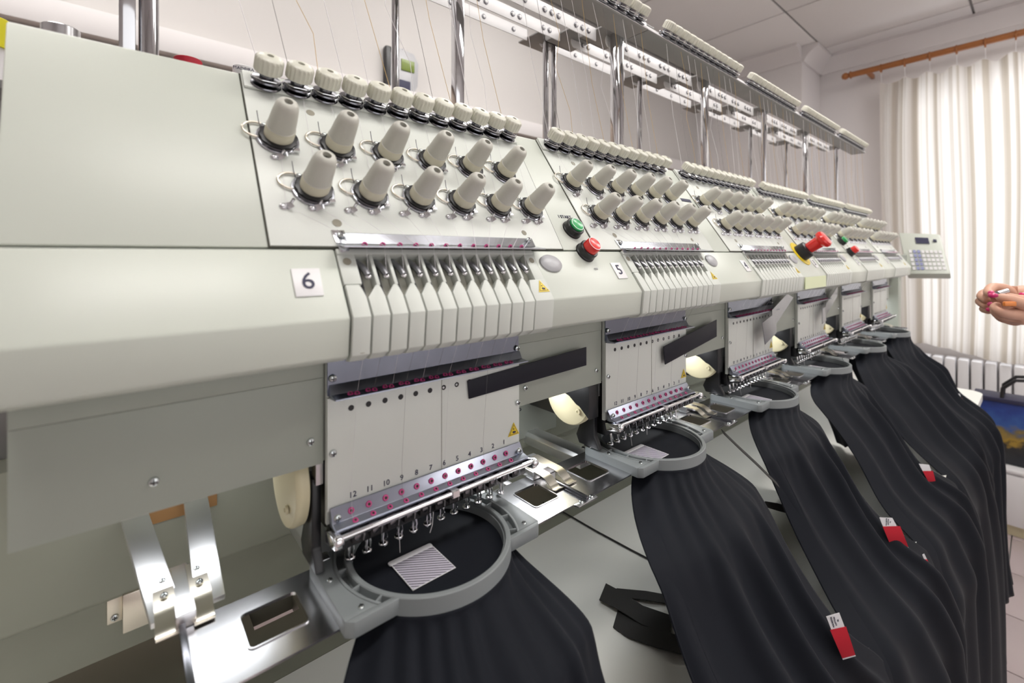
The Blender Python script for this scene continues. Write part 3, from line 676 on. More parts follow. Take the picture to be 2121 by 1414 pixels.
# threads over the front of the plate
for i in range(12):
    x = 0.1600+0.0168*i; k = ['thread', 'greythread'][i % 2]
    pts = [(x+0.002, 0.3900, -0.084), (x+0.003+0.004*random.random(), 0.4120, -0.1255), (x, 0.4150, -0.2100), (x-0.001, 0.4118, -0.2380), (x, 0.4055, -0.2420), (x+0.003, 0.4280, -0.2600)]
    hp('thread', MB().tube(pts if i % 3 == 0 else pts[:2], 0.00012, 4), k)
    # from the stand down to the knobs, and on to the levers
    b = P(0.1076+0.0282*i, 0.1975, 0.004)
    t0 = V((0.0330+0.0282*i, 0.496, 0.425))
    mid = (b+t0)/2+V((0.006*math.sin(i*2.1), 0.004*math.cos(i), -0.004))
    if i % 4 == 2: pts = [t0, t0*0.7+b*0.3+V((0.012, 0, 0)), mid+V((-0.006, 0, 0)), t0*0.25+b*0.75+V((0.007, 0, 0)), b+V((-0.006, -0.004, 0.012))]
    else: pts = [t0, mid, b+V((-0.006, -0.004, 0.012))]
    hp('thread', MB().tube(pts, 0.00032 if i % 3 else 0.0004, 5), ['thread', 'greythread', 'gold', 'thread', 'thread', 'gold'][i % 6])
    s = P(0.1085+0.0540*(i//2), 0.1215, 0.004) if i % 2 == 0 else P(0.1295+0.0530*(i//2), 0.0620, 0.004)
    hp('thread', MB().tube([b+V((0.004, -0.010, -0.010)), s+S1*0.020+X1*0.006, s-X1*0.012], 0.0002, 4), 'thread')
    hp('thread', MB().tube([s-S1*0.020, P(0.1035+0.0270*i, 0.0400, 0.005), P(0.1590+0.01655*i, -0.0060, 0.0130), P(0.1590+0.01655*i, -0.0290, 0.002)], 0.0002, 4), 'thread')
hp('needle_thread', MB().tube([(0.2148, 0.4290, -0.288), (0.2140, 0.4260, -0.303)], 0.00035, 5), 'thread')
hp('needle_thread', MB().tube([(0.2490, 0.4240, -0.262), (0.2510, 0.4230, -0.275), (0.2490, 0.4215, -0.286), (0.2440, 0.4180, -0.291)], 0.00045, 5), 'thread')

def kids(o): return [c for c in bpy.data.objects if c.parent == o]
children0 = [(c, kids(c)) for c in kids(H0)]
HL = {5: 'second embroidery head, numbered 5, just right of the green and red buttons', 4: 'third embroidery head from the left, left of the yellow-ringed emergency button', 3: 'fourth embroidery head from the left, right of the emergency button', 2: 'fifth embroidery head from the left, past the far pair of small buttons', 1: 'last and farthest embroidery head, next to the control panel'}
for n in (5, 4, 3, 2, 1):
    k = 6-n; r = H0.copy(); C.objects.link(r); r.location = H0.location+V((0.4*k, 0, 0)); r['label'] = HL[n]
    for c, gs in children0:
        if c is num6: continue
        q = c.copy(); C.objects.link(q); q.parent = r
        for g_ in gs:
            z = g_.copy(); C.objects.link(z); z.parent = q
    number(r, HB+V((0.4*k, 0, 0)), str(n))
# black magnetic strips stuck across the joints
for pts, lab in (([(0.2918, 0.4175, -0.1405), (0.2938, 0.4175, -0.1612), (0.4915, 0.4155, -0.1545), (0.4915, 0.4155, -0.1290)], 'flat black strip between the two nearest heads, the largest'),
                 ([(0.6839, 0.4120, -0.1534), (0.6883, 0.4120, -0.1838), (0.8806, 0.4160, -0.1600), (0.8806, 0.4160, -0.1270)], 'slanting black strip on the head numbered 5')):
    b = V(pts[0]); mb = MB().prism([V(p) for p in pts], (0, 0.0014, 0)); solo('magnetic_strip', mb, 'strip', b, lab, 'strip', 0.0003, group='black strips stuck on the heads')
rows = [((1.053, 0.398, -0.1477), (1.0687, 0.398, -0.1969)), ((1.108, 0.398, -0.1360), (1.132, 0.398, -0.1790)), ((1.118, 0.402, -0.1260), (1.150, 0.404, -0.1600)), ((1.235, 0.410, -0.0960), (1.285, 0.412, -0.1080))]
solo('magnetic_strip', MB().ribbon(rows, 0.0012), 'gun', (1.053, 0.398, -0.15), 'bent black strip hanging loose off the third head', 'strip', group='black strips stuck on the heads')
rows = [((1.470, 0.400, -0.150), (1.470, 0.400, -0.192)), ((1.500, 0.400, -0.146), (1.505, 0.400, -0.186)), ((1.515, 0.404, -0.140), (1.520, 0.406, -0.176)), ((1.660, 0.412, -0.098), (1.665, 0.414, -0.128))]
solo('magnetic_strip', MB().ribbon(rows, 0.0012), 'gun', (1.47, 0.40, -0.15), 'bent grey strip hanging off the fourth head', 'strip', group='black strips stuck on the heads')
#STAND
# ================================================================ thread stand above the machine
TB = V((1.2, 0.6, 0.176))
st = thing('thread_stand', 'tall thread stand of chrome poles, white drilled bars and a knob rail above the machine', 'thread stand', TB)
def sp(name, mb, key, bevel=0.0, smooth=35): return part(name, mb, key, st, TB, bevel, smooth)
sec = [(0.4930, 0.4300), (0.5080, 0.4480), (0.5095, 0.4470), (0.5000, 0.4330), (0.5420, 0.4330), (0.5420, 0.4285), (0.4950, 0.4285)]
for a, b in ((-0.05, 0.7615), (0.7635, 2.385)):
    mb = MB(); section(a, b, sec, mb); sp('knob_rail', mb, 'white' if False else 'greymetal', 0.0005)
    mb = MB(); section(a, b, [(0.4922, 0.4306), (0.5075, 0.4488), (0.5080, 0.4482), (0.4929, 0.4300)], mb); sp('rail_face', mb, 'white')
KA = (V((0, -0.62, 0.78))).normalized()
SK = rot_mesh(KNOB, KN.rotation_difference(KA).to_matrix().to_4x4()); SD = rot_mesh(KDISC, KN.rotation_difference(KA).to_matrix().to_4x4())
for k in range(6):
    for i in range(12):
        x = 0.0200+0.0282*i+0.4*k
        if k == 0 and i < 8: continue
        if x > 2.38: continue
        b = V((x+0.008, 0.4990, 0.4395))
        d = link('tension_disc', SD, st, b-TB); link('tension_knob', SK, st, b+KA*0.0125-TB)
EYE = MB().use('gun').lathe((0, 0, 0), (0, -1, 0), [(0.0056, 0), (0.0056, 0.0015), (0.0048, 0.0022), (0.0036, 0.0022)], 18, cap1=False).use('white').lathe((0, 0, 0), (0, -1, 0), [(0.0036, 0.0022), (0.0028, 0.0034), (0.0002, 0.0036)], 14, cap0=False).mesh('eyelet', smooth=40)
for k in range(6):
    for y, z, xe, xs, n in ((0.617, 0.465, 0.761, 0.394, 3), (0.72, 0.501, 0.759, 0.398, 2), (0.83, 0.5415, 0.758, 0.400, 1)):
        o = -0.4+0.4*k+(0.0 if k < 6 else 0)
        x0, x1 = xs+o, xe+o
        pts = [V((x0+0.010*math.cos(a)+0.01, y, z+0.0135*math.sin(a))) for a in [math.radians(90+i*22.5) for i in range(9)]]+[V((x1, y, z-0.0135)), V((x1, y, z+0.0135))]
        bar = sp('drilled_bar', MB().prism(pts, (0, 0.0025, 0)), 'white', 0.0005)
        for g_ in range(4):
            for i in range(n):
                x = x0+0.0355+0.0893*g_+0.0190*i+{3: 0, 2: 0.0045, 1: 0.010}[n]-0.0
                if x < x1-0.008: link('eyelet', EYE, bar, V((x, y, z))-TB)
for k in range(-1, 6):
    x = 0.40+0.4*k; x2 = 0.392+0.4*k
    if x > -0.5:
        dbl = k in (-1, 1)
        if k % 2 == 0 or dbl: sp('pole', MB().box((x-(0.0035 if dbl else 0.0075), 0.5925, 0.176), (x+(0.0095 if dbl else 0.0075), 0.6075, 0.474)), 'mirrorsteel', 0.0008)
        if dbl: sp('pole', MB().tube([(x+0.0200, 0.6, 0.176), (x+0.0200, 0.6, 0.474)], 0.0085, 20), 'mirrorsteel')
        if k % 2 == 1 and not dbl: sp('pole', MB().tube([(x, 0.6, 0.176), (x, 0.6, 0.474)], 0.0085, 20), 'mirrorsteel')
        if k > -1:
            sp('pole', MB().tube([(x2, 0.8, -0.20), (x2, 0.8, 0.53)], 0.0072, 20), 'mirrorsteel')
            if k == 1: sp('pole', MB().tube([(x2+0.028, 0.8, -0.20), (x2+0.028, 0.8, 0.53)], 0.0072, 20), 'mirrorsteel')
        mb = MB()
        for y0, y1, z in ((0.535, 0.665, 0.4745), (0.66, 0.77, 0.5050), (0.765, 0.865, 0.5345)):
            mb.box((x-0.040, y0, z), (x+0.050, y1, z+0.0035))
        mb.box((x-0.040, 0.662, 0.4745), (x+0.050, 0.6655, 0.508)); mb.box((x-0.040, 0.766, 0.505), (x+0.050, 0.770, 0.538))
        sp('top_bracket', mb, 'greymetal', 0.0004)
for x in (0.7525, 0.7725): sp('joint_block', MB().box((x-0.0085, 0.5075, 0.4430), (x+0.0085, 0.5175, 0.4545)), 'white', 0.001)
# rear deck that carries the spools
sp('spool_deck', MB().box((-0.3, 0.612, 0.150), (2.45, 0.90, 0.158)), 'greymetal', 0.001)
sp('deck_support', MB().box((-0.25, 0.66, -0.20), (2.40, 0.70, 0.150)), 'greymetal', 0.001)
def spool(x, y, top, r, key, lab, txt=None, capkey='white', rim=0.012):
    b = V((x, y, 0.158)); t = thing('thread_spool', lab, 'thread spool', b, 'thread spools behind the hood')
    part('cap', MB().lathe((x, y, top-rim), (0, 0, 1), [(r, 0), (r, rim-0.001), (r-0.001, rim), (0.004, rim), (0.0035, rim-0.004)], 36), capkey, t, b)
    part('winding', MB().lathe((x, y, 0.158), (0, 0, 1), [(r*0.95, 0), (r*0.95, 0.004), (r*0.86, 0.008), (r*0.82, top-0.158-rim)], 32), key, t, b)
    if txt:
        d = V((-x, -y, 0)).normalized(); rt = V((-d.y, d.x, 0))
        put_text('lettering', txt, 0.0056, 'ink', V((x, y, top-rim*0.5))+d*(r+0.0004), rt, Z1, t, b)
spool(-0.052, 0.70, 0.2480, 0.016, 'thread', 'silver-capped thread spool behind the near left corner of the hood', capkey='steel')
spool(0.062, 0.70, 0.2450, 0.0150, 'spoolred', 'red thread spool peeping over the hood', capkey='spoolred')
spool(0.1195, 0.68, 0.2440, 0.0125, 'thread', 'white-capped thread spool beside the first tension knob', 'MADEIRA')
spool(0.2200, 0.66, 0.2560, 0.0130, 'dark', 'black thread spool behind the second and third knobs', capkey='dark')
spool(0.5050, 0.70, 0.2280, 0.0130, 'dark', 'black thread spool behind the last knob of the nearest head', capkey='dark')
spool(0.905, 0.70, 0.2480, 0.0150, 'dark', 'black thread spool at the left of the third head', capkey='dark')
spool(1.700, 0.72, 0.2350, 0.0150, 'spoolred', 'small red thread spool behind the fifth head', capkey='spoolred')
spool(-0.1190, 0.80, 0.2750, 0.0180, 'thread', 'yellow-capped thread spool at the extreme left edge', capkey='spoolyellow', rim=0.034)
#FRAME
# ================================================================ embroidery frame (flat steel) and clips
FB = V((1.2, 0.41, -0.303))
fr = thing('hoop_carrier', 'flat steel frame carrying the hoops, with square cut-outs and spring clips', 'machine frame', FB)
def fp(name, mb, key, bevel=0.0, smooth=35): return part(name, mb, key, fr, FB, bevel, smooth)
def plate_with_window(x0, y0, x1, y1, wx0, wy0, wx1, wy1, z, th):
    inner = rrect(wx0, wy0, wx1, wy1, 0.004, 5); outer = []
    for (px_, py_), (ax, ay) in zip(inner, [(x1, y1)]*5+[(x0, y1)]*5+[(x0, y0)]*5+[(x1, y0)]*5): outer.append((ax, ay))
    # spread the outer points a little so that no edge collapses
    out2 = rrect(x0, y0, x1, y1, 0.003, 5)
    mb = MB().ringprism([(a, b, z) for a, b in out2], [(a, b, z) for a, b in inner], (0, 0, th))
    rim = rrect(wx0-0.0012, wy0-0.0012, wx1+0.0012, wy1+0.0012, 0.005, 5)
    mb.ringprism([(a, b, z+th) for a, b in rim], [(a, b, z+th) for a, b in inner], (0, 0, 0.0009))
    return mb
for k in range(-1, 6):
    o = 0.4*k
    if k >= 0:
        fp('steel_plate', plate_with_window(0.322+o, 0.371, 0.4352+o, 0.460, 0.3757+o, 0.3957, 0.4150+o, 0.4380, -0.3050, 0.0018), 'steel')
    if k < 5 or True:
        if k < 5: fp('steel_plate', plate_with_window(0.4368+o, 0.371, 0.548+o, 0.460, 0.4740+o, 0.3957, 0.5175+o, 0.4385, -0.3050, 0.0018), 'steel')
    if k >= 0 or k == -1:
        # raised seam and lug between the two plates
        fp('plate_lug', MB().prism([(0.4150+o, 0.3720, -0.3032), (0.4180+o, 0.3640, -0.3032), (0.4520+o, 0.3640, -0.3032), (0.4550+o, 0.3720, -0.3032)], (0, 0, -0.0022)), 'steel', 0.0004)
        fp('slide_rail', MB().box((0.4335+o, 0.366, -0.3032), (0.4385+o, 0.480, -0.2985)), 'gun', 0.001)
        for x in (0.4262, 0.4450): link('screw', SCRUPS, fr, V((x+o, 0.3685, -0.3032))-FB)
        for x in (0.4190, 0.4440):
            a, b = x+o, x+0.0145+o
            rows = [((b, 0.480, -0.2905), (a, 0.480, -0.2905)), ((b, 0.432, -0.2915), (a, 0.432, -0.2915)), ((b, 0.424, -0.2935), (a, 0.424, -0.2935)), ((b, 0.416, -0.2990), (a, 0.416, -0.2990)), ((b, 0.410, -0.3015), (a, 0.410, -0.3015)), ((b, 0.405, -0.3005), (a, 0.405, -0.3005))]
            if k == -1: rows = [(V(p)+V((0, 0.043, 0)), V(q)+V((0, 0.043, 0))) for p, q in rows]
            fp('spring_clip', MB().ribbon(rows, 0.0009), 'nickel', smooth=50)
            if k == -1:
                for y in (0.486, 0.508): link('screw', SCRUPS, fr, V(((a+b)/2, y, -0.2900))-FB)
        y0 = 0.465 if k == -1 else 0.445
        fp('clip_block', MB().box(((0.4320 if k == -1 else 0.4175)+o, y0-(0.012 if k == -1 else 0), -0.303), ((0.4460 if k == -1 else 0.4600)+o, y0+(0.065 if k == -1 else 0.045), -0.2918)), 'alu', 0.0012)
# two braces running back from the clip block on the near end
for pts in ([(0.0275, 0.470, -0.304), (0.0080, 0.612, -0.270)], [(0.0575, 0.470, -0.304), (0.0605, 0.612, -0.270)]):
    a, b = V(pts[0]), V(pts[1]); hw = V((0.0108, 0, 0))
    fp('brace', MB().ribbon([(a+hw, a-hw), (b+hw, b-hw)], 0.006), 'alu', 0.0008)
for k in range(6):
    o = 0.4*k
    fp('drive_bar', MB().prism([(0.158+o, 0.485, -0.330), (0.1635+o, 0.485, -0.3245), (0.190+o, 0.485, -0.3245), (0.1955+o, 0.485, -0.330), (0.1955+o, 0.485, -0.345), (0.158+o, 0.485, -0.345)], (0, 0.20, 0)), 'alu', 0.001)
    link('screw', SCRUP, fr, V((0.160+o, 0.480, -0.310))-FB)
    fp('drive_bar', MB().box((0.395+o, 0.470, -0.318), (0.405+o, 0.560, -0.312)), 'alu', 0.001)
# small work lamps under the beam, one over each gap
for k in range(-1, 6):
    x = 0.44+0.4*k
    lamp('work_lamp', 'AREA', (x, 0.55 if k == -1 else 0.50, -0.192), WORK*(0.35 if k == -1 else 1), 0.16, 0.03, (0, -0.4, -1), (0.96, 0.98, 1.0))
# ================================================================ hoops
def hoop(k, lab):
    o = 0.4*k; c = V((0.24+o, 0.411, -0.291)); b = c.copy()
    t = thing('embroidery_hoop', lab, 'embroidery hoop', b, 'grey embroidery hoops along the machine')
    n = 96
    mb = MB().lathe(c, (0, 0, 1), [(0.0775, -0.0125), (0.0775, -0.0008), (0.0782, 0.0), (0.0822, 0.0), (0.0830, -0.0008), (0.0836, -0.0150), (0.0800, -0.0150), (0.0800, -0.0125), (0.0775, -0.0125)], n, cap0=False, cap1=False)
    part('ring', mb, 'hoop', t, b)
    mb = MB().lathe(c, (0, 0, 1), [(0.0752, -0.0125), (0.0758, -0.0035), (0.0772, -0.0035), (0.0774, -0.0125)], n, cap0=False, cap1=False); part('inner_ring', mb, 'hoop', t, b)
    for sgn in (-1, 1):
        def Q(x, y, z): return (c.x+sgn*x, c.y+y, c.z+z)
        # frame side with straight outer border, arc inner border
        y0, y1 = -0.0555, 0.0465
        xo = 0.1065
        ya, yb = -0.050, 0.046
        m = 14
        arc = [(math.sqrt(0.0930**2-y*y), y) for y in [ya+(yb-ya)*i/m for i in range(m+1)]]
        arc2 = [(math.sqrt(0.0905**2-y*y), y) for y in [ya+(yb-ya)*i/m for i in range(m+1)]]
        arc3 = [(math.sqrt(0.0826**2-y*y), y) for y in [ya+(yb-ya)*i/m for i in range(m+1)]]
        def outer(y):
            r = 0.006
            if y < y0+r: return xo-r+math.sqrt(max(0, r*r-(y0+r-y)**2))
            if y > y1-r: return xo-r+math.sqrt(max(0, r*r-(y-y1+r)**2))
            return xo
        ys = [q[1] for q in arc]; ys[0] = ya; out = [(outer(y), y) for y in ys]
        # the far and near lips that close the plate
        mb = MB()
        mb.ribbon([(Q(q[0], q[1], -0.0005), Q(p[0], p[1], -0.0005)) for q, p in zip(out, arc)] if sgn > 0 else [(Q(p[0], p[1], -0.0005), Q(q[0], q[1], -0.0005)) for q, p in zip(out, arc)], -0.0135 if True else 0)
        near = [Q(x, y, -0.0005) for x, y in ((out[0][0], ya), (xo-0.006, y0), (0.066, y0), (0.060, y0+0.0005), (0.0665, ya), (arc[0][0], ya))]
        mb.prism(near, (0, 0, -0.0135))
        part('side_plate', mb, 'hoop', t, b, 0.0007)
        mb = MB()
        mb.ribbon([(Q(q[0], q[1], 0.0), Q(p[0], p[1], 0.0)) for q, p in zip(arc, arc2)] if sgn > 0 else [(Q(p[0], p[1], 0.0), Q(q[0], q[1], 0.0)) for q, p in zip(arc, arc2)], -0.0142)
        mb.ribbon([(Q(q[0], q[1], -0.0075), Q(p[0], p[1], -0.0075)) for q, p in zip(arc2, arc3)] if sgn > 0 else [(Q(p[0], p[1], -0.0075), Q(q[0], q[1], -0.0075)) for q, p in zip(arc2, arc3)], -0.006)
        for a in (-30, -12, 8, 29):
            ra = math.radians(a); p0 = V((math.cos(ra)*0.0825, math.sin(ra)*0.0825, 0)); p1 = V((math.cos(ra)*0.0915, math.sin(ra)*0.0915, 0)); tt = V((-math.sin(ra), math.cos(ra), 0))*0.0009
            mb.prism([Q(*(p0-tt)[:2], -0.0006), Q(*(p1-tt)[:2], -0.0006), Q(*(p1+tt)[:2], -0.0006), Q(*(p0+tt)[:2], -0.0006)], (0, 0, -0.0070))
        part('rib_wall', mb, 'hoop', t, b, 0.0003)
        for x, y in ((0.0995, 0.035), (0.0995, 0.004) if sgn < 0 else (0.0985, 0.028), (0.0905, -0.044)):
            link('screw', SCRUPS, t, V(Q(x, y, -0.001))-b)
        mb = MB().obox(Q(0.097, 0.041, -0.0005), (0.0085, 0, 0), (0, 0.0065, 0), (0, 0, 0.0009)); part('steel_tab', mb, 'steel', t, b, 0.0008)
    return t
HLB = ['largest grey hoop at the lower left, under the nearest head', 'second grey hoop, under the head numbered 5', 'third grey hoop, under the third head', 'fourth grey hoop from the left, under the fourth head', 'fifth grey hoop from the left, second from the far end', 'farthest and smallest grey hoop, beside the curtain']
for k in range(6): hoop(k, HLB[k])
#CLOTH
# ================================================================ aprons in the hoops
def interp(pts, t):
    n = len(pts)-1; f = min(max(t, 0), 0.99999)*n; i = int(f); f -= i
    p0 = pts[max(i-1, 0)]; p1 = pts[i]; p2 = pts[i+1]; p3 = pts[min(i+2, n)]
    return tuple(0.5*((2*b)+(-a+c)*f+(2*a-5*b+4*c-d)*f*f+(-a+3*b-3*c+d)*f**3) for a, b, c, d in zip(p0, p1, p2, p3))
TAILS = [(0.15, -0.558), (0.120, -0.65), (0.110, -1.16)]
def rail(pts, xs):
    return [V(p) for p in pts]+[V((x, y, z)) for x, (y, z) in zip(xs, TAILS)]
RAILS = [
 (rail([(.15,.395,-.309),(.105,.340,-.318),(.098,.30,-.36),(.09,.25,-.42),(.085,.19,-.49)], (.08,.08,.08)),
  rail([(.325,.385,-.308),(.338,.3153,-.323),(.342,.304,-.3355),(.345,.2886,-.3518),(.345,.271,-.4032),(.35,.20,-.49)], (.355,.36,.365))),
 (rail([(.545,.400,-.309),(.490,.36,-.318),(.462,.322,-.335),(.45,.28,-.3605),(.445,.254,-.4105),(.44,.235,-.437),(.44,.19,-.495)], (.44,.44,.44)),
  rail([(.722,.385,-.308),(.74,.3298,-.3164),(.745,.30,-.3503),(.745,.2693,-.3892),(.74,.2421,-.4313),(.735,.2166,-.4609),(.733,.1905,-.4896),(.755,.1651,-.5233)], (.80,.82,.83))),
 (rail([(.945,.400,-.309),(.862,.3658,-.3125),(.85,.3277,-.3424),(.845,.3054,-.3843),(.84,.2777,-.4349),(.83,.2507,-.4735),(.82,.2247,-.5049),(.80,.198,-.5352)], (.765,.75,.75)),
  rail([(1.12,.385,-.308),(1.13,.3168,-.3545),(1.14,.2812,-.4239),(1.135,.2439,-.4852),(1.12,.2116,-.5133),(1.12,.18,-.535)], (1.16,1.19,1.20))),
 (rail([(1.345,.400,-.309),(1.265,.3824,-.3350),(1.25,.3348,-.3754),(1.23,.2889,-.4179),(1.21,.26,-.4484),(1.19,.2336,-.4888),(1.17,.2041,-.5288)], (1.145,1.13,1.13)),
  rail([(1.52,.385,-.308),(1.53,.3235,-.343),(1.54,.2909,-.4157),(1.53,.2512,-.4723),(1.51,.2215,-.5105),(1.51,.18,-.54)], (1.56,1.58,1.60))),
 (rail([(1.745,.400,-.309),(1.67,.354,-.3764),(1.63,.3061,-.4373),(1.62,.2774,-.4593),(1.60,.2597,-.489),(1.58,.21,-.53)], (1.54,1.53,1.53)),
  [V(p) for p in [(1.92,.385,-.308),(1.93,.3442,-.331),(1.94,.2978,-.3499),(1.95,.2601,-.3959),(1.94,.2223,-.4454),(1.93,.1727,-.5012),(1.93,.14,-.56),(1.98,.13,-.64),(2.04,.12,-.78),(2.06,.11,-1.0),(2.05,.10,-1.22)]]),
 (rail([(2.145,.400,-.309),(2.07,.35,-.37),(2.04,.28,-.45),(2.02,.2,-.53)], (2.02,2.04,2.06)),
  [V(p) for p in [(2.32,.385,-.308),(2.325,.3403,-.3238),(2.33,.3038,-.3902),(2.34,.2535,-.423),(2.34,.2246,-.5162),(2.33,.17,-.545),(2.33,.14,-.58),(2.33,.13,-.66),(2.34,.128,-.856),(2.35,.115,-1.0),(2.32,.092,-1.16)]])]
def at_z(r, z):
    if z >= r[0].z: return r[0].copy()
    for a, b in zip(r, r[1:]):
        if b.z <= z: return a.lerp(b, (a.z-z)/max(1e-6, a.z-b.z))
    return r[-1].copy()
def smooth_rail(r, z):
    w0 = V((0, 0, 0)); n = 0
    for dz, k in ((-0.02, 1), (-0.01, 2), (0, 3), (0.01, 2), (0.02, 1)):
        p = at_z(r, z+dz); w0 += p*k; n += k
    p = w0/n; p.z = z; return p
def apron(k, lab, seed, length=1.0, wl=1.0, wr=1.0, twist=0.0):
    rnd = random.Random(seed); o = 0.4*k; c = V((0.24+o, 0.411, -0.306)); b = c.copy()
    t = thing('apron', lab, 'apron', b, 'black aprons hanging from the hoops')
    NU, NV = 120, 110
    ph = [rnd.uniform(0, 6.28) for _ in range(6)]; vs = []; fs = []
    folds = [(0.10+rnd.uniform(-.03, .03), 0.055, 0.010), (0.36+rnd.uniform(-.04, .04), 0.060, 0.018), (0.60+rnd.uniform(-.04, .04), 0.050, 0.026), (0.83+rnd.uniform(-.03, .03), 0.038, 0.020)]
    RL, RR = RAILS[k]; zend = -1.15 if k < 4 else (-1.21 if k == 4 else -1.12)
    for j in range(NV+1):
        v = j/NV; z0 = -0.3065+(zend+0.3065)*(0.35*v+0.65*v*v if v < 1 else 1)
        L, R = smooth_rail(RL, z0), smooth_rail(RR, z0); dz = -0.3065-z0
        e = ss(dz/0.055)**0.8; g = ss(dz/0.16)
        bulge = 0.012+0.045*math.exp(-dz/0.06)
        table = ss((z0+0.60)/0.06) if z0 < -0.54 else 1.0
        for i in range(NU+1):
            u = i/NU; a = math.radians(197+146*u); q = 2*u-1
            x = L.x*(1-u)+R.x*u-c.x; y = L.y*(1-u)+R.y*u-bulge*(1-q*q); z = z0
            cx, cy = 0.0825*math.cos(a), 0.0825*math.sin(a)+0.411
            x = cx*(1-e)+x*e; y = cy*(1-e)+y*e
            dn = 0.0016*math.sin(u*62+ph[0]+2*math.sin(u*9+ph[1]))*ss(dz/0.01)*(1-ss((dz-0.02)/0.09))
            for u0, wd, am in folds:
                uu = u0+twist*(ss(dz/0.5)-0.3)*0.35+0.015*math.sin(dz*9+ph[2])
                dn += am*math.exp(-((u-uu)/(wd*(0.7+1.6*dz)))**2)*ss((dz-0.004)/0.13)
            dn += 0.003*math.sin(u*8+dz*9+ph[3])*g+0.0006*math.sin(u*17-dz*14+ph[4])*g
            dn += 0.0025*math.sin(dz*38+u*6+ph[5])*g*ss((dz-0.16)/0.08)*(1-ss((dz-0.34)/0.08))
            f = ss((dz-0.2)/0.08); ny = -0.72*(1-f)-1.0*f; nz = 0.60*(1-f)
            vs.append(V((c.x+x+0.15*q*dn, y+ny*dn, z+nz*dn)))
    for j in range(NV):
        for i in range(NU):
            p = j*(NU+1)+i; fs.append((p, p+1, p+NU+2, p+NU+1))
    mb = MB(); mb.add(vs, fs)
    me = mb.mesh('front_panel', b, None, 0, 180); me.materials.clear(); me.materials.append(M['cloth'])
    p = link('front_panel', me, t); md = p.modifiers.new('thick', 'SOLIDIFY'); md.thickness = 0.0011; md.offset = 1
    # hem along the left border
    left = [vs[j*(NU+1)] for j in range(12, NV+1)]; left2 = [vs[j*(NU+1)+11] for j in range(12, NV+1)]
    mb = MB().ribbon([(q+V((0, -0.0014, 0.0016)), p_+V((0, -0.0014, 0.0016))) for p_, q in zip(left, left2)], 0.0012)
    part('hem', mb, 'cloth', t, b, smooth=60)
    # back panel: the cloth that falls behind and to the right
    bk = []; bf = []; nu, nv = 30, 40
    for j in range(nv+1):
        v = j/nv
        for i in range(nu+1):
            u = i/nu; a = math.radians(-22+62*u)
            x0, y0 = 0.0815*math.cos(a), 0.0815*math.sin(a)
            x1_, y1_ = 0.085+0.055*u, -0.09-0.13*(1-u)+0.05
            x = x0+(x1_+0.012*u-x0)*ss(v*1.1)+0.004*math.sin(u*14+ph[1])*v; y = y0+(y1_+0.03*u-y0)*v**1.1-0.012*math.sin(u*8)*v
            z = -0.001-0.232*(v**1.05)+0.010*math.sin(u*9+v*3)*v
            if z < -0.236: z = -0.236
            bk.append(V((c.x+x-0.03*v, c.y+y, c.z+z)))
    for j in range(nv):
        for i in range(nu):
            p = j*(nu+1)+i; bf.append((p, p+1, p+nu+2, p+nu+1))
    mb = MB(); mb.add(bk, bf); me = mb.mesh('back_panel', b, None, 0, 180); me.materials.clear(); me.materials.append(M['cloth'])
    p = link('back_panel', me, t); md = p.modifiers.new('thick', 'SOLIDIFY'); md.thickness = 0.0012
    # stretched cloth inside the hoop
    mb = MB().lathe((c.x, c.y, -0.3030), (0, 0, 1), [(0.0762, -0.0008), (0.0762, 0.0), (0.050, -0.0004), (0.020, -0.0005), (0.0005, -0.0005)], 72); part('hooped_cloth', mb, 'cloth', t, b)
    return t, vs, NU
APL = ['black apron hanging from the nearest hoop, cut off by the bottom edge', 'black apron hanging from the second hoop, with a red tag at its lower right', 'black apron hanging from the third hoop, with a red tag beside a table gap', 'black apron hanging from the fourth hoop, with an open pocket', 'black apron hanging from the fifth hoop, its hem down near the floor', 'farthest black apron, hanging from the last hoop by the table corner']
APR = []
for k, (ln, tw) in enumerate([(1.0, 0.1), (1.0, 0.5), (1.0, 0.35), (1.0, 0.4), (1.0, 0.2), (0.93, 0.15)]):
    APR.append(apron(k, APL[k], 11+k*5, ln, 1.0, 1.0, tw))
# embroidered patches on the hooped cloth
for k in range(6):
    t = APR[k][0]; o = 0.4*k-(0.0135 if k else 0); b = V((0.24+0.4*k, 0.411, -0.306)); z = -0.3029
    o = 0.4*k-(0.0165 if k else 0)
    part('stitched_patch', MB().box((0.1985+o, 0.3700, z), (0.2440+o, 0.4125, z+0.0006)), 'stitch', t, b, 0.0002)
    mb = MB().prism([(a, b_, z+0.0001) for a, b_ in rrect(0.1965+o, 0.4120, 0.2445+o, 0.4185, 0.0022, 4)], (0, 0, 0.0012)); part('satin_border', mb, 'paper', t, b, 0.0003)
    bd = MB().tube([(0.1985+o, 0.4125, z+0.0006), (0.1985+o, 0.3700, z+0.0006), (0.2440+o, 0.3700, z+0.0006), (0.2440+o, 0.4125, z+0.0006)], 0.0005, 5); part('border_thread', bd, 'paper', t, b)
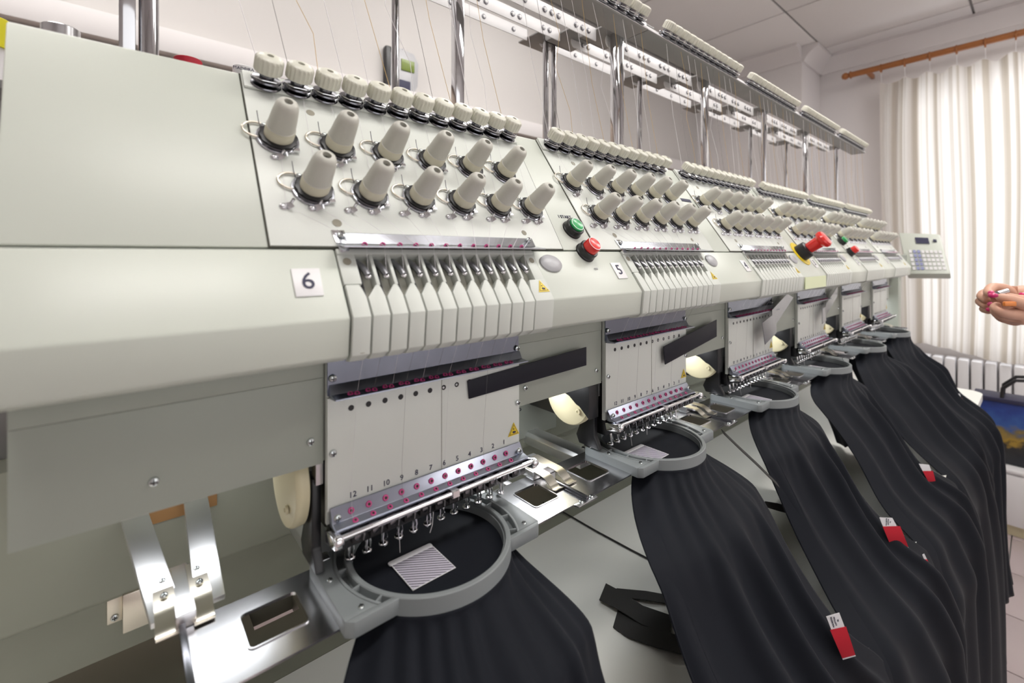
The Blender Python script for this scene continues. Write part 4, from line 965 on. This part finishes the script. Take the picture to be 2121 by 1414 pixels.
# printed care tags with red ribbon, sewn to the right border
def tag(k, quad, d, big=True):
    t = APR[k][0]; b = V((0.24+0.4*k, 0.411, -0.306))
    q = [pix(px, py, d) for px, py in quad]      # white top-left, top-right, red top-left, top-right, bottom-left, bottom-right
    wtl, wtr, rtl, rtr, rbl, rbr = q
    out = (V((0, 0, 0))-q[0]).normalized()*0.0012
    def strip(a, b_, c_, d_, lift, bulge, n=6):
        rows = []
        for i in range(n+1):
            f = i/n; m = out*(lift+bulge*math.sin(f*math.pi))
            rows.append((a*(1-f)+c_*f+m, b_*(1-f)+d_*f+m))
        return rows
    dn = (rbl-rtl)*0.05+(rbr-rtr)*0.0
    part('care_label', MB().ribbon(strip(wtl, wtr, rbl+dn*1.2, rbr+dn*1.0, 0.2, 1.5), 0.0004), 'paper', t, b, smooth=60)
    part('red_ribbon', MB().ribbon(strip(rtl, rtr, rbl, rbr, 2.2, 2.5), 0.0005), 'redcloth', t, b, smooth=60)
    if big:
        r = (wtr-wtl).normalized(); u = ((wtl+wtr)-(rtl+rtr)).normalized(); cc = (wtl+wtr+rtl+rtr)/4+out*1.9
        u = (u-r*u.dot(r)).normalized()
        if r.cross(u).dot(out) < 0: r = -r
        for dx, s in ((-0.0035, 'POLYESTER'), (0.0, 'COTTON'), (0.0035, 'XL')): put_text('lettering', s, 0.0026, 'ink', cc+r*dx, u, -r, t, b)
def dep(x, y): return x*CA+y*SA
tag(1, [(1711, 1276), (1738, 1268), (1719, 1304), (1752, 1297), (1744, 1362), (1771, 1355)], dep(0.752, 0.155)-0.044)
tag(2, [(1821, 1071), (1848, 1072), (1828, 1090), (1864, 1089), (1845, 1131), (1881, 1132)], dep(1.150, 0.195)-0.066)
tag(3, [(1903, 960), (1924, 962), (1911, 975), (1932, 975), (1926, 1004), (1940, 1006)], dep(1.550, 0.190)-0.075, False)
tag(5, [(1963, 814), (1988, 815), (1966, 826), (1993, 824), (1973, 842), (1996, 846)], dep(2.350, 0.190)-0.075, False)
tag(2, [(1910, 1148), (1914, 1146), (1912, 1158), (1920, 1158), (1921, 1176), (1927, 1172)], dep(1.16, 0.115)-0.012, False)
tag(4, [(1957, 1012), (1963, 1012), (1958, 1018), (1966, 1018), (1963, 1030), (1968, 1030)], dep(1.70, 0.100)-0.012, False)
# pockets: folded bands standing off the front of three aprons
def pocket(k, pts_px, d, h=0.030):
    t = APR[k][0]; b = V((0.24+0.4*k, 0.411, -0.306)); rows = []
    for i, (px, py, px2, py2) in enumerate(pts_px):
        rows.append((pix(px, py, d-0.004*math.sin(i/(len(pts_px)-1)*math.pi)), pix(px2, py2, d+0.002)))
    part('pocket', MB().ribbon(rows, 0.0012), 'cloth', t, b, smooth=60)
pocket(2, [(1842, 1195, 1850, 1215), (1852, 1215, 1858, 1250), (1866, 1233, 1872, 1262), (1862, 1246, 1868, 1275), (1845, 1262, 1852, 1290), (1832, 1278, 1838, 1296)], dep(1.19, 0.105)-0.012)
pocket(3, [(1940, 1010, 1940, 1030), (1955, 1030, 1958, 1055), (1965, 1048, 1970, 1080), (1955, 1072, 1962, 1100), (1935, 1095, 1942, 1120), (1910, 1118, 1916, 1135)], dep(1.59, 0.105)-0.014)
pocket(4, [(1965, 935, 1968, 955), (1980, 948, 1984, 970), (1988, 962, 1990, 985), (1982, 975, 1984, 1000), (1970, 985, 1970, 1008)], dep(1.98, 0.12)-0.016)
# webbing ties lying on the table, sewn to the second apron
def tie(k, rows, th=0.0012):
    t = APR[k][0]; b = V((0.24+0.4*k, 0.411, -0.306)); part('tie', MB().ribbon(rows, th), 'webbing', t, b, smooth=60)
TZ = -0.5485
tie(1, [((0.6084, 0.4729, TZ+.004), (0.5714, 0.4573, TZ+.004)), ((0.6085, 0.4400, TZ+.008), (0.5740, 0.4270, TZ+.008)), ((0.6120, 0.4050, TZ+.005), (0.5800, 0.3850, TZ+.005)), ((0.6300, 0.3650, TZ+.004), (0.5980, 0.3500, TZ+.004))])
tie(1, [((0.5800, 0.4280, TZ+.001), (0.5480, 0.4130, TZ+.001)), ((0.5820, 0.3980, TZ+.003), (0.5480, 0.3880, TZ+.003)), ((0.5900, 0.3600, TZ+.006), (0.5600, 0.3500, TZ+.006)), ((0.6020, 0.3350, TZ+.008), (0.5750, 0.3200, TZ+.008)), ((0.6200, 0.3150, TZ+.006), (0.5950, 0.3000, TZ+.006))])
tie(1, [((0.6150, 0.4560, TZ+.002), (0.5950, 0.4520, TZ+.002)), ((0.6420, 0.4180, TZ+.006), (0.6250, 0.4080, TZ+.006)), ((0.6650, 0.3920, TZ+.003), (0.6480, 0.3830, TZ+.003))])
for k in (1, 2, 3):
    o = 0.4*k; a = [pix(1497, 893, dep(0.72, 0.46)), pix(1530, 925, dep(0.72, 0.44)), pix(1570, 962, dep(0.735, 0.40)), pix(1612, 1004, dep(0.76, 0.36))]
    if k == 1: tie(k, [(p+V((0.004, 0.004, 0.002)), p-V((0.004, 0.004, 0.002))) for p in a])
tie(2, [(pix(1585, 1038, 0.80), pix(1586, 1050, 0.80)), (pix(1610, 1042, 0.81), pix(1612, 1058, 0.81)), (pix(1640, 1050, 0.82), pix(1642, 1066, 0.82))])
# ================================================================ table
TT = V((1.2, 0.5, -0.55))
tb = thing('work_table', 'long white laminate table under the hoops with a rounded far corner', 'table', TT)
mb = MB(); x0, x1, y0, y1 = -0.9, 2.62, 0.16, 0.644
mb.box((x0, y0, -0.575), (x1-0.05, y1, -0.55))
mb.prism([(x1-0.05, y0, -0.575)]+[(x1-0.05+0.05*math.sin(a), y0+0.05-0.05*math.cos(a), -0.575) for a in [math.radians(15*i) for i in range(7)]]+[(x1, y1, -0.575), (x1-0.05, y1, -0.575)], (0, 0, 0.025))
part('tabletop', mb, 'tablem', tb, TT)
hx0, hx1, hy0, hy1 = 0.1465, 0.2085, 0.7535, 0.7940; y0, y1, x1 = 0.646, 1.05, 2.50
mb = MB().box((x0, y0, -0.575), (x1, hy0, -0.551)); mb.box((x0, hy1, -0.575), (x1, y1, -0.551)); mb.box((x0, hy0, -0.575), (hx0, hy1, -0.551)); mb.box((hx1, hy0, -0.575), (x1, hy1, -0.551))
part('base_tray', mb, 'bed', mach, MBASE)
part('cut_out', MB().box((hx0-0.01, hy0-0.01, -0.62), (hx1+0.01, hy1+0.01, -0.60)), 'deepbrown', mach, MBASE)
for x in (-0.8, 0.6, 2.45):
    for y in (0.25, 0.58): part('leg', MB().box((x, y, -1.3), (x+0.05, y+0.05, -0.575)), 'white', tb, TT, 0.002)
solo('cord', MB().tube([(0.705, 0.72, -0.548), (0.7125, 0.6618, -0.548), (0.7130, 0.5800, -0.548), (0.717, 0.4963, -0.548), (0.724, 0.40, -0.548)], 0.0016, 6), 'webbing', (0.71, 0.6, -0.549), 'thin black cord lying on the white table left of the second apron', 'cord')
#ROOMTHINGS
# ================================================================ control panel at the far end
CB = V((2.75, 0.36, -0.09)); cp = thing('control_panel', 'pale sloping control panel with small dark display and keypad at the far end', 'control panel', CB)
A, B_, C_, D_ = V((2.86, 0.462, 0.108)), V((2.86, 0.315, 0.095)), V((2.75, 0.268, -0.0845)), V((2.75, 0.414, -0.089))
nn = (B_-A).cross(D_-A).normalized()
if nn.x > 0: nn = -nn
part('housing', MB().prism([A, B_, C_, D_], -nn*0.05), 'paint', cp, CB, 0.006)
def cpq(u, v): return (A*(1-u)+B_*u)*(1-v)+(D_*(1-u)+C_*u)*v
def cbox(u0, v0, u1, v1, h, mb): mb.prism([cpq(u0, v0)+nn*0.0005, cpq(u1, v0)+nn*0.0005, cpq(u1, v1)+nn*0.0005, cpq(u0, v1)+nn*0.0005], nn*h)
mb = MB(); cbox(0.38, 0.12, 0.70, 0.27, 0.002, mb); part('display', mb, 'ink', cp, CB)
mb = MB(); cbox(0.80, 0.16, 0.88, 0.22, 0.004, mb); part('knob', mb, 'ink', cp, CB)
for r in range(5):
    for c_ in range(8):
        mb = MB(); cbox(0.16+0.10*c_, 0.44+0.10*r, 0.23+0.10*c_, 0.51+0.10*r, 0.003, mb); part('key', mb, 'keys' if c_ in (1, 2) else 'white', cp, CB)
part('bracket', MB().box((2.44, 0.42, -0.06), (2.79, 0.47, 0.0)), 'beam', cp, CB, 0.003)
part('foot', MB().box((2.60, 0.42, -1.30), (2.66, 0.48, -0.02)), 'beam', cp, CB, 0.003)
# ================================================================ curtain and rod
NC = 420; ZT, ZB = 1.19, -0.615; Y0, Y1_ = 0.745, -1.75
me_v = []; me_f = []; uv = []
NR = 26
for j in range(NR+1):
    v = j/NR
    for i in range(NC+1):
        u = i/NC; y = Y0+(Y1_-Y0)*u
        amp = 0.024*(0.75+0.25*math.sin(u*17))
        x = 3.99+amp*math.sin(u*150+1.3*math.sin(u*23)+0.35*math.sin(v*3+u*9))+0.010*math.sin(u*67+v*2)
        sag = 0.022*(0.5-0.5*math.cos(u*2*math.pi*20))
        z = (ZT-sag*(1-v)**3)*(1-v)+(ZB+0.03*math.sin(u*19)*v)*v
        y += 0.012*math.sin(v*4+u*12)
        if u < 0.04: y -= 0.04*v*(1-u/0.04)
        me_v.append(V((x, y, z))); uv.append((u, v))
for j in range(NR):
    for i in range(NC):
        p = j*(NC+1)+i; me_f.append((p, p+1, p+NC+2, p+NC+1))
CUB = V((3.99, 0.0, -0.6)); mb = MB(); mb.add(me_v, me_f); me = mb.mesh('curtain', CUB, None, 0, 180); me.materials.clear(); me.materials.append(M['curtain'])
ul = me.uv_layers.new(name='UVMap')
for lp in me.loops: ul.data[lp.index].uv = uv[lp.vertex_index]
cu = link('curtain', me); cu.location = CUB+V((0, 0, ZO)); cu['label'] = 'long pale striped curtain in front of the window'; cu['category'] = 'curtain'
RB = V((3.95, 0.0, 1.288)); rd = thing('curtain_rod', 'brown wooden curtain rod with rings and turned end knob', 'curtain rod', RB)
part('pole', MB().tube([(3.97, 0.90, 1.288), (3.97, -1.9, 1.288)], 0.0200, 20), 'rodwood', rd, RB)
part('finial', MB().lathe((3.97, 0.90, 1.288), (0, 1, 0), [(0.020, 0), (0.026, 0.004), (0.026, 0.010), (0.014, 0.016), (0.023, 0.030), (0.025, 0.040), (0.018, 0.055), (0.003, 0.062)], 20), 'rodwood', rd, RB)
for i in range(20):
    y = 0.735-0.1247*i
    part('ring', MB().tube([(3.97+0.026*math.cos(a), y, 1.282+0.026*math.sin(a)) for a in [2*math.pi*q/20 for q in range(20)]], 0.0042, 8, True), 'rodwood', rd, RB)
    part('hook', MB().tube([(3.97, y, 1.256), (3.975, y, 1.235), (3.985, y, 1.19)], 0.002, 6), 'white', rd, RB)
part('bracket', MB().box((3.985, 0.80, 1.270), (4.13, 0.82, 1.300)), 'rodwood', rd, RB, 0.002)
# sill board and radiator panel below the curtain
mb = MB()
RDB = V((4.02, 0.6, -1.25)); ra = thing('radiator', 'white ribbed radiator below the curtain', 'radiator', RDB)
for i in range(24): part('column', MB().box((4.00, 0.66-0.06*i-0.05, -1.18), (4.10, 0.66-0.06*i, -0.66)), 'white', ra, RDB, 0.008)
part('pipe', MB().tube([(4.05, 0.70, -1.12), (4.05, -0.80, -1.12)], 0.012, 10), 'white', ra, RDB)
part('support', MB().box((4.0, 0.2, -1.3), (4.1, 0.24, -1.18)), 'white', ra, RDB)
part('support', MB().box((4.0, -0.5, -1.3), (4.1, -0.46, -1.18)), 'white', ra, RDB)
# low white cabinet with bag
KB = V((3.12, -0.2, -1.3)); cab = thing('low_cabinet', 'low white cabinet under the window carrying the painted bag', 'cabinet', KB)
part('body', MB().box((3.115, -1.2, -1.25), (3.55, 0.62, -1.005)), 'white', cab, KB, 0.003)
part('top', MB().box((3.10, -1.2, -1.005), (3.56, 0.63, -0.99)), 'white', cab, KB, 0.003)
part('plinth', MB().box((3.13, -1.2, -1.30), (3.54, 0.62, -1.25)), 'cream', cab, KB, 0.002)
for y in (0.60, 0.14, -0.32, -0.78): part('door', MB().box((3.103, y-0.44, -1.245), (3.115, y, -1.015)), 'white', cab, KB, 0.002)
GB = V((3.2, 0.05, -0.99)); bg = thing('bag', 'blue and yellow painted shopping bag with dark handles on the low cabinet', 'bag', GB)
mb = MB().prism([(3.17, 0.235, -0.99), (3.17, -0.22, -0.99), (3.14, -0.25, -0.70), (3.14, 0.225, -0.685)], (0.13, 0.01, 0)); part('body', mb, 'bag', bg, GB, 0.010)
for dx in (0.0, 0.10):
    part('handle', MB().tube([(3.15+dx, 0.135, -0.70), (3.15+dx, 0.130, -0.63), (3.15+dx, 0.09, -0.585), (3.15+dx, 0.0, -0.57), (3.15+dx, -0.09, -0.585), (3.15+dx, -0.13, -0.64), (3.15+dx, -0.135, -0.70)], 0.0075, 8), 'dark', bg, GB)
part('rim', MB().box((3.134, -0.25, -0.695), (3.28, 0.23, -0.675)), 'ink', bg, GB, 0.003)
# hand-held meter hanging on the back wall
DB = V((0.98, 1.9, 0.63)); dv = thing('wall_meter', 'grey hand-held device with green display hanging on the back wall', 'meter', DB)
part('body', MB().prism([(0.905, 1.925, 0.90), (0.93, 1.925, 0.935), (1.02, 1.925, 0.925), (1.045, 1.925, 0.885), (1.04, 1.925, 0.78), (1.01, 1.925, 0.72), (0.995, 1.925, 0.62), (0.915, 1.925, 0.62), (0.905, 1.925, 0.72)], (0, -0.035, 0)), 'grey', dv, DB, 0.006)
part('grip', MB().box((0.885, 1.895, 0.64), (0.915, 1.93, 0.93)), 'dark', dv, DB, 0.006)
part('display', MB().box((0.955, 1.885, 0.835), (1.02, 1.891, 0.885)), 'lcd', dv, DB, 0.001)
part('key', MB().box((0.945, 1.885, 0.73), (1.0, 1.891, 0.79)), 'ink', dv, DB, 0.004)
part('hook', MB().tube([(0.975, 1.93, 0.945), (0.975, 1.91, 0.94), (0.975, 1.905, 0.925)], 0.003, 6), 'grey', dv, DB)
solo('plastic_jug', MB().tube([(3.60, 1.00, 0.45), (3.60, 1.03, 0.50), (3.60, 1.06, 0.51), (3.60, 1.09, 0.50), (3.60, 1.10, 0.45), (3.60, 1.10, 0.30)], 0.010, 8), 'grey', (3.60, 1.05, 0.3), 'thin grey handle rising behind the far heads near the last pole', 'handle') if False else None
#HANDS
# ================================================================ a pair of hands reaching in from the right
def skin_mesh(chains, base, sub=2):
    me = bpy.data.meshes.new('hands'); verts = []; edges = []; rad = []; idx = {}
    for ch in chains:
        prev = None
        for p, r in ch:
            key = (round(p[0], 5), round(p[1], 5), round(p[2], 5))
            if key not in idx:
                idx[key] = len(verts); verts.append(tuple(V(p)-V(base))); rad.append(r)
            if prev is not None: edges.append((prev, idx[key]))
            prev = idx[key]
    me.from_pydata(verts, edges, []); o = bpy.data.objects.new('hands', me); C.objects.link(o)
    sk = o.modifiers.new('skin', 'SKIN'); sk.use_smooth_shade = True; sk.branch_smoothing = 0.3
    for i, d in enumerate(me.skin_vertices[0].data): d.radius = (rad[i], rad[i])
    me.skin_vertices[0].data[0].use_root = True
    sb_ = o.modifiers.new('sub', 'SUBSURF'); sb_.levels = sub; sb_.render_levels = sub
    dg = bpy.context.evaluated_depsgraph_get(); m2 = bpy.data.meshes.new_from_object(o.evaluated_get(dg))
    bpy.data.objects.remove(o); m2.materials.clear(); m2.materials.append(M['skin'])
    return m2
DH = 1.05
def J(px, py, dd=0.0): return pix(px, py, DH+dd)
PB = J(2090, 640)
per = thing('person', 'hands of a person with pink nails, bare forearms reaching in from the right', 'person', PB)
s = 1.0
# far hand: forearm from upper right, fist of curled fingers at the left
wr = J(2165, 612, 0.03); palm = J(2118, 606, 0.035)
c1 = [[(J(2420, 600, -0.02), 0.040), (J(2300, 605, 0.0), 0.036), (J(2210, 612, 0.02), 0.029), (wr, 0.027), (palm, 0.026)],
      [(palm, 0.026), (J(2080, 597, 0.03), 0.0125), (J(2054, 594, 0.02), 0.0110), (J(2045, 606, 0.0), 0.0098), (J(2056, 612, -0.015), 0.0085)],
      [(palm, 0.026), (J(2076, 612, 0.045), 0.0125), (J(2040, 605, 0.045), 0.0105), (J(2030, 614, 0.025), 0.0095), (J(2048, 624, 0.005), 0.0085)],
      [(palm, 0.026), (J(2076, 626, 0.05), 0.0118), (J(2042, 618, 0.055), 0.0100), (J(2027, 624, 0.035), 0.0092), (J(2044, 636, 0.010), 0.0080)],
      [(palm, 0.026), (J(2080, 640, 0.05), 0.0105), (J(2052, 634, 0.055), 0.0090), (J(2034, 640, 0.040), 0.0082), (J(2052, 646, 0.015), 0.0074)],
      [(wr, 0.027), (J(2135, 622, 0.0), 0.0140), (J(2108, 620, -0.02), 0.0115), (J(2086, 613, -0.025), 0.0095)]]
o = link('hand', skin_mesh(c1, PB), per); o['label'] = 'far hand with curled fingers'
# near hand: palm up, thumb pinching above, fingers curled underneath
wr2 = J(2150, 660, -0.02); palm2 = J(2115, 650, -0.025)
c2 = [[(J(2400, 740, -0.10), 0.042), (J(2280, 705, -0.07), 0.037), (J(2195, 676, -0.04), 0.030), (wr2, 0.027), (palm2, 0.0240)],
      [(wr2, 0.027), (J(2120, 630, -0.045), 0.0150), (J(2085, 619, -0.055), 0.0120), (J(2062, 613, -0.050), 0.0090)],
      [(palm2, 0.0240), (J(2090, 651, -0.05), 0.0115), (J(2068, 646, -0.055), 0.0100), (J(2056, 637, -0.045), 0.0090), (J(2068, 630, -0.03), 0.0080)],
      [(palm2, 0.0240), (J(2092, 658, -0.03), 0.0115), (J(2066, 652, -0.03), 0.0100), (J(2057, 642, -0.02), 0.0088), (J(2070, 636, -0.01), 0.0080)],
      [(palm2, 0.0240), (J(2096, 664, -0.01), 0.0110), (J(2072, 659, -0.005), 0.0095), (J(2062, 649, 0.0), 0.0085), (J(2074, 642, 0.0), 0.0075)],
      [(palm2, 0.0240), (J(2102, 668, 0.01), 0.0100), (J(2082, 664, 0.015), 0.0085), (J(2073, 656, 0.018), 0.0078), (J(2082, 650, 0.012), 0.0070)]]
o = link('hand', skin_mesh(c2, PB), per); o['label'] = 'near hand with thumb raised'
def nail(px, py, dd, rx=0.0085, ry=0.0055):
    c = J(px, py, dd); d = (V((0, 0, 0))-c).normalized(); u = V((SA, -CA, 0))
    mb = MB().lathe(c, d, [(rx, -0.002), (rx*0.95, 0.0), (rx*0.6, 0.0022), (0.0003, 0.003)], 16, ell=ry/rx, up=(0, 0, 1)); part('nail', mb, 'nail', per, PB)
nail(2057, 611.5, -0.0625); nail(2053, 607, -0.025, 0.006, 0.006); nail(2051, 630, -0.003, 0.005, 0.006); nail(2050, 641, 0.0, 0.007, 0.005)
nail(2118, 609, -0.010, 0.006, 0.004)
solo('needle_case', MB().tube([J(2066, 608, -0.035), J(2086, 602, -0.030)], 0.0052, 12), 'chrome', J(2076, 605, -0.03), 'small shiny metal bobbin pinched between the two hands', 'bobbin')
solo('thread_clipper', MB().obox(J(2091, 629, -0.068), V((SA, -CA, 0))*0.013, V((0, 0, 1))*0.005, V((CA, SA, 0))*0.003), 'orange', J(2091, 629, -0.068), 'small orange plastic piece held in the near palm', 'tool', 0.002)
